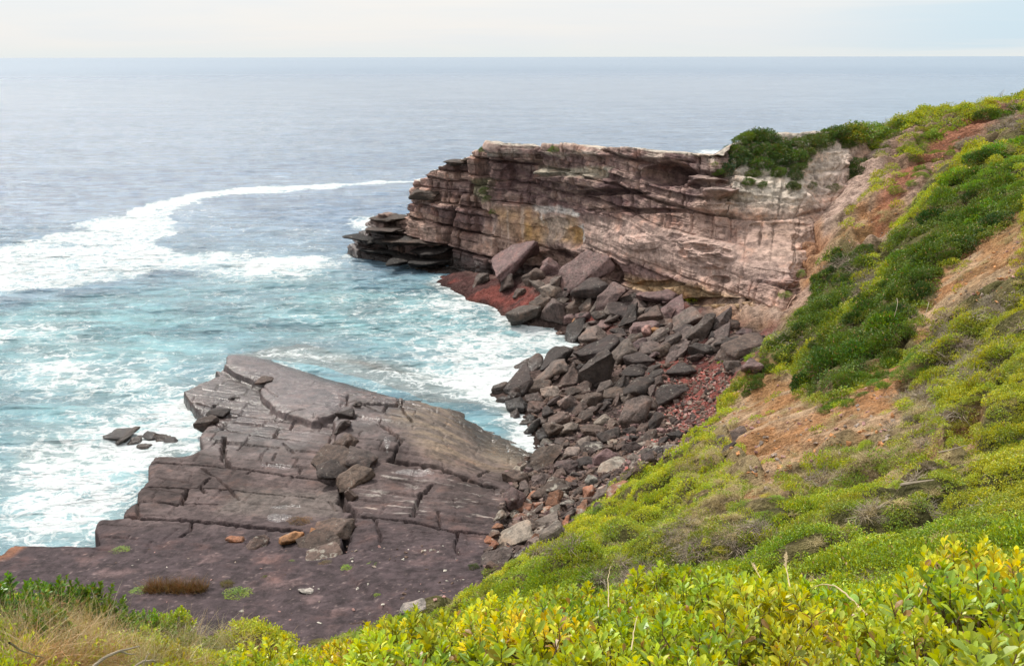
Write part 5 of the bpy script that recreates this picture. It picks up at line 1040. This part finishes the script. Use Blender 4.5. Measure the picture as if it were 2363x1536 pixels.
# plants rooted on the dark shelf
SEDGE = merge("sedge", [(*blades(*(lambda rg: (np.concatenate([rg.uniform(-1, 1, (1500, 1)), rg.uniform(-.25, .25, (1500, 1)), np.zeros((1500, 1))], 1), np.concatenate([rg.normal(size=(1500, 2))*.3, np.ones((1500, 1))], 1), .62*rg.uniform(.5, 1.15, 1500), .016, rg))(np.random.default_rng(9)), .35), 0)], [M_LO])
for a, b, r, c, fl, me, lab in [(275,1270,32,(.17,.27,.02),.25,"F","flat green mat plant at the edge of the near shelf"),(405,1362,70,(.17,.09,.035),.85,"S","long tuft of reddish brown sedge on the near shelf"),(522,1350,24,(.2,.16,.06),.9,"F","brown green tuft right of the sedge"),(545,1372,40,(.24,.38,.02),.35,"F","lime mat plant right of the sedge"),
                                (315,1365,30,(.25,.38,.02),.25,"F","lime mat plant left of the sedge"),(800,1308,16,(.26,.40,.02),.4,"F","small lime cushion in a shelf crack"),(860,1303,24,(.24,.34,.02),.3,"F","flat green cushion right of the small lime one"),(670,1296,12,(.22,.33,.02),.4,"F","tiny green plant below the orange rocks"),
                                (610,1330,10,(.18,.25,.03),.8,"F","thin upright weed on the near shelf"),(690,1205,34,(.20,.12,.05),.5,"F","brown grass tuft behind the orange rocks"),(870,1372,10,(.25,.38,.02),.5,"F","tiny lime tuft near the straw spit"),(750,1300,20,(.22,.15,.07),.4,"F","brown tuft among pale stones")]:
    p, ok, t = hit(a, b, ground2)
    if ok[0]: put(SEDGE if me == "S" else BR.choice(FINE), "sedge_tuft" if me == "S" else "shelf_plant", p[0], r*t[0]/F, c, lab, "plant", None, fl, 0, sink=.02, yaw=0 if me == "S" else None)
# ---------------------------------------------------------------- leafy shrubs right in front of the camera
def leafy(seed, shoots=70, r=.36, h=.34, leaf=.047):
    rg = np.random.default_rng(seed); d = norm(rg.normal(size=(shoots*3, 3))+np.array([0, 0, .7])); d = d[d[:, 2] > .05][:shoots]; tips = d*np.array([r, r, h])*rg.uniform(.72, 1.08, (len(d), 1)); parts = []; LP, LD, LU, LL = [], [], [], []
    for i, tp in enumerate(tips):
        ax = norm(d[i]*.45+np.array([0, 0, 1])+.22*rg.normal(size=3)); ln = rg.uniform(.07, .13); base = tp-ax*ln
        tv, tf = tube_pts([np.array([tp[0]*.2, tp[1]*.2, -.12]), base*.7+np.array([0, 0, -.02])+rg.normal(size=3)*.02, base, tp], [.005, .0035, .0028, .0016], 4); parts.append((tv, tf, 1))
        n = rg.integers(12, 18); a0 = rg.uniform(0, 6.28); A = norm(np.cross(ax, [.2, .9, .1])); B = np.cross(ax, A)
        for j in range(n):
            t = j/n; an = a0+j*2.4; out = A*math.cos(an)+B*math.sin(an); op = 1.15-.85*t; LP.append(base+ax*ln*(.05+.95*t)); LD.append(ax*(1-.35*op)+out*op*.85); LU.append(ax*1.0-out*.3); LL.append(leaf*(1.1-.5*t)*rg.uniform(.75, 1.2))
    LL = np.array(LL); V, F_ = broad(np.array(LP), np.array(LD), LL, LL*rg.uniform(.42, .58, len(LL)), rg, np.array(LU)); return {"foliage": merge("broad_leaves", [(V, F_, 0)], [M_LF]), "branches": merge("shoots", [(a, b, 0) for a, b, _ in parts], [M_TW])}
LEAFY = [leafy(800+i, 76+4*(i % 3), .34+.03*(i % 2), .30+.04*(i % 3), .050+.004*(i % 3)) for i in range(6)]
FR = random.Random(77); got = []
_poly = [(560,1560),(640,1490),(900,1460),(1010,1400),(1120,1352),(1300,1345),(1550,1340),(1900,1350),(2100,1355),(2363,1300),(2500,1290),(2500,1600),(2100,1700),(1200,1700),(700,1640)]
tries = 0
while len(got) < 90 and tries < 5000:
    tries += 1; x, y = FR.uniform(-2.0, 5.2), FR.uniform(1.7, 5.2); z = float(ground(x, y)); u, v, f = proj(np.array([x, y, z+.32])); s = FR.uniform(.85, 1.2)
    if not inside(np.array([float(u)]), np.array([float(v)]), _poly)[0] or float(v) < 1352 - (float(u) > 2150)*30 + 75*(float(u) < 1050): continue
    if any((x-a)**2+(y-b)**2 < .30**2 for a, b in got): continue
    got.append((x, y)); c = FR.choice([(.44,.49,.018),(.39,.47,.018),(.47,.48,.022),(.33,.43,.022)])
    lab = "yellow green broad leaved shrub in the bottom hedge, %s, %s row" % (["far left", "left", "centre", "right", "far right"][int(min(4, max(0, (u-600)//353)))], "front" if y < 2.6 else "middle" if y < 3.6 else "back")
    put(FR.choice(LEAFY), "leafy_shrub", (x, y, z), s, c, lab, "shrub", "broad leaved shrubs in the foreground hedge", 1.0, .35, sink=.0)
print("leafy", len(got))
# shrubs and dry grass at the lower left
LL_ = leafy(830, 60, .34, .38, .062)
def near(u, v, dz=0.0):
    P, ok, t = hit(u, v, lambda x, y: ground(x, y)+dz, 1.5, 60); return P[0]-np.array([0, 0, dz]), t[0]
for a, b, r, c, lab in [(30,1370,85,(.10,.20,.015),"dark leafy shrub at the left edge, leftmost of the group"),(120,1365,80,(.12,.22,.015),"dark leafy shrub second from the left edge"),(190,1375,80,(.09,.18,.015),"dark leafy shrub in the middle of the lower left group"),(245,1410,65,(.11,.20,.015),"dark leafy shrub at the right end of the lower left group"),
                        (90,1425,70,(.13,.22,.02),"dark leafy shrub in front of the lower left group"),(340,1425,50,(.25,.36,.02),"lime shrub next to the dark lower left group"),(400,1420,50,(.28,.38,.02),"lime shrub second beside the dark group"),(470,1430,48,(.22,.34,.02),"lime shrub at the shelf's near edge"),(500,1460,40,(.30,.38,.02),"yellow green shrub nearest the dark shelf"),
                        (380,1490,60,(.36,.38,.03),"yellowish shrub among the straw grass"),(480,1510,50,(.34,.38,.03),"yellowish shrub low down left of the hedge"),(300,1460,45,(.30,.36,.03),"yellow green shrub behind the dead branches")]:
    p, t = near(a, b+r*.45, .15); r *= 1.2 if "dark" in lab[:4] else 1.15; put(BR.choice(LEAFY+[LL_]) if r > 60 else BR.choice(LEAFY), "leafy_shrub", p, r*t/F/.36, c, lab, "shrub", None, 1.1, .2, sink=0)
SG = [merge("straw_grass", [(*blades(*(lambda rg, n: (np.concatenate([rg.normal(size=(n, 2))*.10, np.zeros((n, 1))], 1), np.concatenate([rg.normal(size=(n, 2))*.55, np.ones((n, 1))], 1), .42*rg.uniform(.5, 1.2, n), .0045, rg))(np.random.default_rng(850+i), 420), .75, 5), 0)], [M_LO]) for i in range(4)]
k = 0
for (a, b) in [(60,1470),(110,1450),(160,1480),(210,1500),(130,1520),(40,1520),(190,1450),(240,1530),(300,1510),(20,1450),(90,1500),(350,1460),(420,1480),(560,1500),(610,1530),(530,1480),(450,1450),(330,1540),(400,1540)]:
    p, t = near(a, b, .12); put(SG[k % 4], "dry_tuft", p, FR.uniform(.7, 1.05), (.40,.31,.17) if a < 260 else (.42,.36,.18), "dry straw coloured grass tuft in the lower left corner" if a < 320 else "straw coloured grass tuft between the lower left corner and the hedge", "grass", "dry grass tufts in the lower left corner" if a < 320 else "dry grass tufts left of the hedge", 1, .2, sink=0); k += 1
def tube_obj(name, pts, rad, mat, label, cat, group=None, extra=None):
    pts = np.array(pts); tt = np.linspace(0, len(pts)-1, (len(pts)-1)*5+1); q = np.stack([np.interp(tt, range(len(pts)), pts[:, k]) for k in range(3)], 1); ker = np.array([.25, .5, .25])
    for _ in range(3): q[1:-1] = .25*q[:-2]+.5*q[1:-1]+.25*q[2:]
    q[1:-1] += .0012*np.random.default_rng(len(label)).normal(size=(len(q)-2, 3)); V, F_ = tube_pts(q, np.linspace(rad, rad*.35, len(q)), 6); parts = [(V, F_, 0)]
    if extra is not None: parts.append((extra[0], extra[1], 0))
    o = link(name, merge(name, parts[:1], [mat])); tag(o, label, cat, group)
    if extra is not None: link("seed_head", merge("seed_head", parts[1:], [mat]), o)
    return o
M_STALK = twig_mat("pale_straw", (.50, .40, .24))
def stalk(px, Y, rad, lab, head=0):
    Y = Y*.86; rad = rad*1.25
    pts = [at_y(u, v, Y+.12*i) for i, (u, v) in enumerate(px)]; ex = None
    if head:
        rg = np.random.default_rng(head); n = 60; d = norm(pts[-1]-pts[-2]); P = pts[-1][None]-d[None]*rg.uniform(0, .13, (n, 1)); ex = leaves(P, d[None]+.35*rg.normal(size=(n, 3)), .022, .006, rg)
    tube_obj("grass_stalk", pts, rad, M_STALK, lab, "grass stalk", "dry stalks above the hedge", ex)
stalk([(1826,1400),(1822,1350),(1812,1310),(1814,1278)], 4.2, .0035, "pale upright grass stalk with a seed head above the middle of the hedge", 1)
stalk([(1790,1400),(1765,1350),(1745,1318),(1736,1300)], 4.6, .0028, "short leaning straw left of the upright seed stalk", 2)
stalk([(1403,1400),(1403,1360),(1402,1330),(1408,1305)], 4.0, .0022, "thin white stalk near the hedge's left half")
stalk([(2000,1420),(1965,1385),(1930,1352),(1895,1348),(1872,1358)], 3.8, .0042, "thick straw arching over to the left above the hedge")
stalk([(2100,1420),(2120,1375),(2140,1335),(2162,1305)], 3.5, .0034, "straw leaning right, left leg of the bent pair"); stalk([(2162,1305),(2185,1345),(2205,1375),(2225,1410)], 3.62, .0034, "straw leaning left, right leg of the bent pair")
stalk([(1455,1500),(1462,1450),(1470,1420)], 3.2, .0024, "thin grey stalk inside the hedge")
def branch(px, Y0, Y1, rad, lab):
    n = len(px); tube_obj("dead_branch", [at_y(u, v, Y0+(Y1-Y0)*i/(n-1)) for i, (u, v) in enumerate(px)], rad, M_TG, lab, "branch", "dead branches at the lower left")
branch([(190,1560),(240,1512),(275,1500),(320,1488)], 4.0, 4.3, .012, "grey dead branch reaching up right in the lower left corner")
branch([(275,1500),(300,1508),(312,1506)], 4.2, 4.25, .006, "short grey twig forking from the dead branch"); branch([(295,1560),(315,1528),(350,1520),(360,1526)], 3.9, 4.0, .009, "low grey branch at the bottom edge left of the hedge")
branch([(330,1530),(338,1510),(345,1504)], 3.9, 3.95, .005, "stubby twig rising from the low grey branch"); branch([(20,1480),(50,1500),(100,1515)], 3.9, 4.2, .007, "thin branch lying across the straw grass at the left edge")
for px, Y0, Y1, r, lab in [([(2165,1065),(2190,1060),(2225,1050)],22,22.5,.03,"dead stick lying on the right slope"),([(2075,1150),(2110,1145),(2150,1140)],20,20.5,.03,"dead stick lying lower on the right slope"),([(1765,905),(1730,960),(1705,975)],0,0,.0,"")]:
    if r:
        pts = [hit(u, v)[0][0]+np.array([0, 0, .25]) for u, v in px]; tube_obj("dead_branch", pts, r, M_TG, lab, "branch")
for px, lab in [([(2068,720),(2070,735),(2062,765)],"pale curved dead twig in the broad dark tongue"),([(2140,730),(2135,750),(2128,770)],"pale upright twig at the edge of the orange scar")]:
    pts = [hit(u, v)[0][0]+np.array([-.6, -1.2, 1.2]) for u, v in px]; tube_obj("dead_branch", pts, .02, M_TG, lab, "branch")
# weathered rocks on the slope and by the hedge
boulder(955,1398,70,34,8,"pale","white weathered rock behind the hedge's left end","round",None,"rock",.3,ground2,"rock")
for a, b, L, T, ang, tone, lab in [(1655,1025,60,18,30,"grey","grey brown rock slab jutting from the slope's edge"),(1700,1010,70,18,34,"brown","tan rock rib standing out of the orange bank"),(1680,1040,50,16,38,"dark","dark brown rock rib below the tan one"),(1690,845,50,44,0,"grey","grey rounded outcrop under the bluish shrubs"),(1735,845,60,50,0,"purple","purplish outcrop right of the grey one under the bluish shrubs"),(558,1408,14,8,0,"pale","small white stone alone on the dark shelf"),(705,1362,50,14,-8,"pale","flat pale stone on the dark shelf")]:
    boulder(a, b, L*.8, T*.8, ang, tone, lab, "slab" if T < 35 else "block", None, "rock", .3, ground2, "rock")

for a, b, L, T, ang, tone, kind, lab in [(838,553,52,20,-8,"wet","slab","flat black wet rock at the very tip of the headland"),(862,560,34,24,0,"wet","round","round black rock behind the flat one at the headland's tip"),(893,548,46,26,10,"dark","round","dark rounded rock in the middle of the headland's tip"),(905,505,60,16,-4,"brown","slab","thin brown slab on top of the headland's low tip"),
        (885,522,54,16,5,"brown","slab","second brown slab under the topmost one of the tip"),(925,552,48,24,15,"dark","round","dark boulder where the tip meets the first buttress"),(960,560,70,22,12,"brown","slab","brown slab at the foot of the first buttress"),(1000,570,60,20,20,"dark","block","dark block right of the brown slab under the first buttress"),
        (870,585,60,18,0,"wet","slab","black slab awash under the headland's tip"),(925,592,66,20,0,"wet","slab","black slab awash under the first buttress"),(985,598,60,22,5,"wet","block","black block at the waterline beside the crevice"),(1050,366,36,18,6,"brown","block","brown block overhanging the notch on the headland's skyline"),(970,444,38,34,0,"brown","block","square brown block jutting from the headland's left edge")]:
    p = cliff_pt(a, b); t = np.linalg.norm(p-np.array([0, 0, CAMZ])); RK.seed(a*7+b)
    o = boulder(a, b, L*1.15, T*1.2, ang, tone, lab, kind, "rocks of the headland's tip", dry=.35)
    T_ = T*1.2*t/F; o.location = (p[0]+.2, p[1]+.3, p[2]-.1); o.rotation_euler = (.06*math.sin(a), -math.radians(ang*.4), .6*math.sin(a*b)); L_ = L*1.9*t/F; o.scale = (L_, L_*.9, T_*.55/max(me_dims(o.data)[2], .1)); o.color = tuple(c*q for c, q in zip(o.color[:3], (.62, .56, .54))) if 0 else tuple(c*.5 for c in o.color[:3])+(.7,)
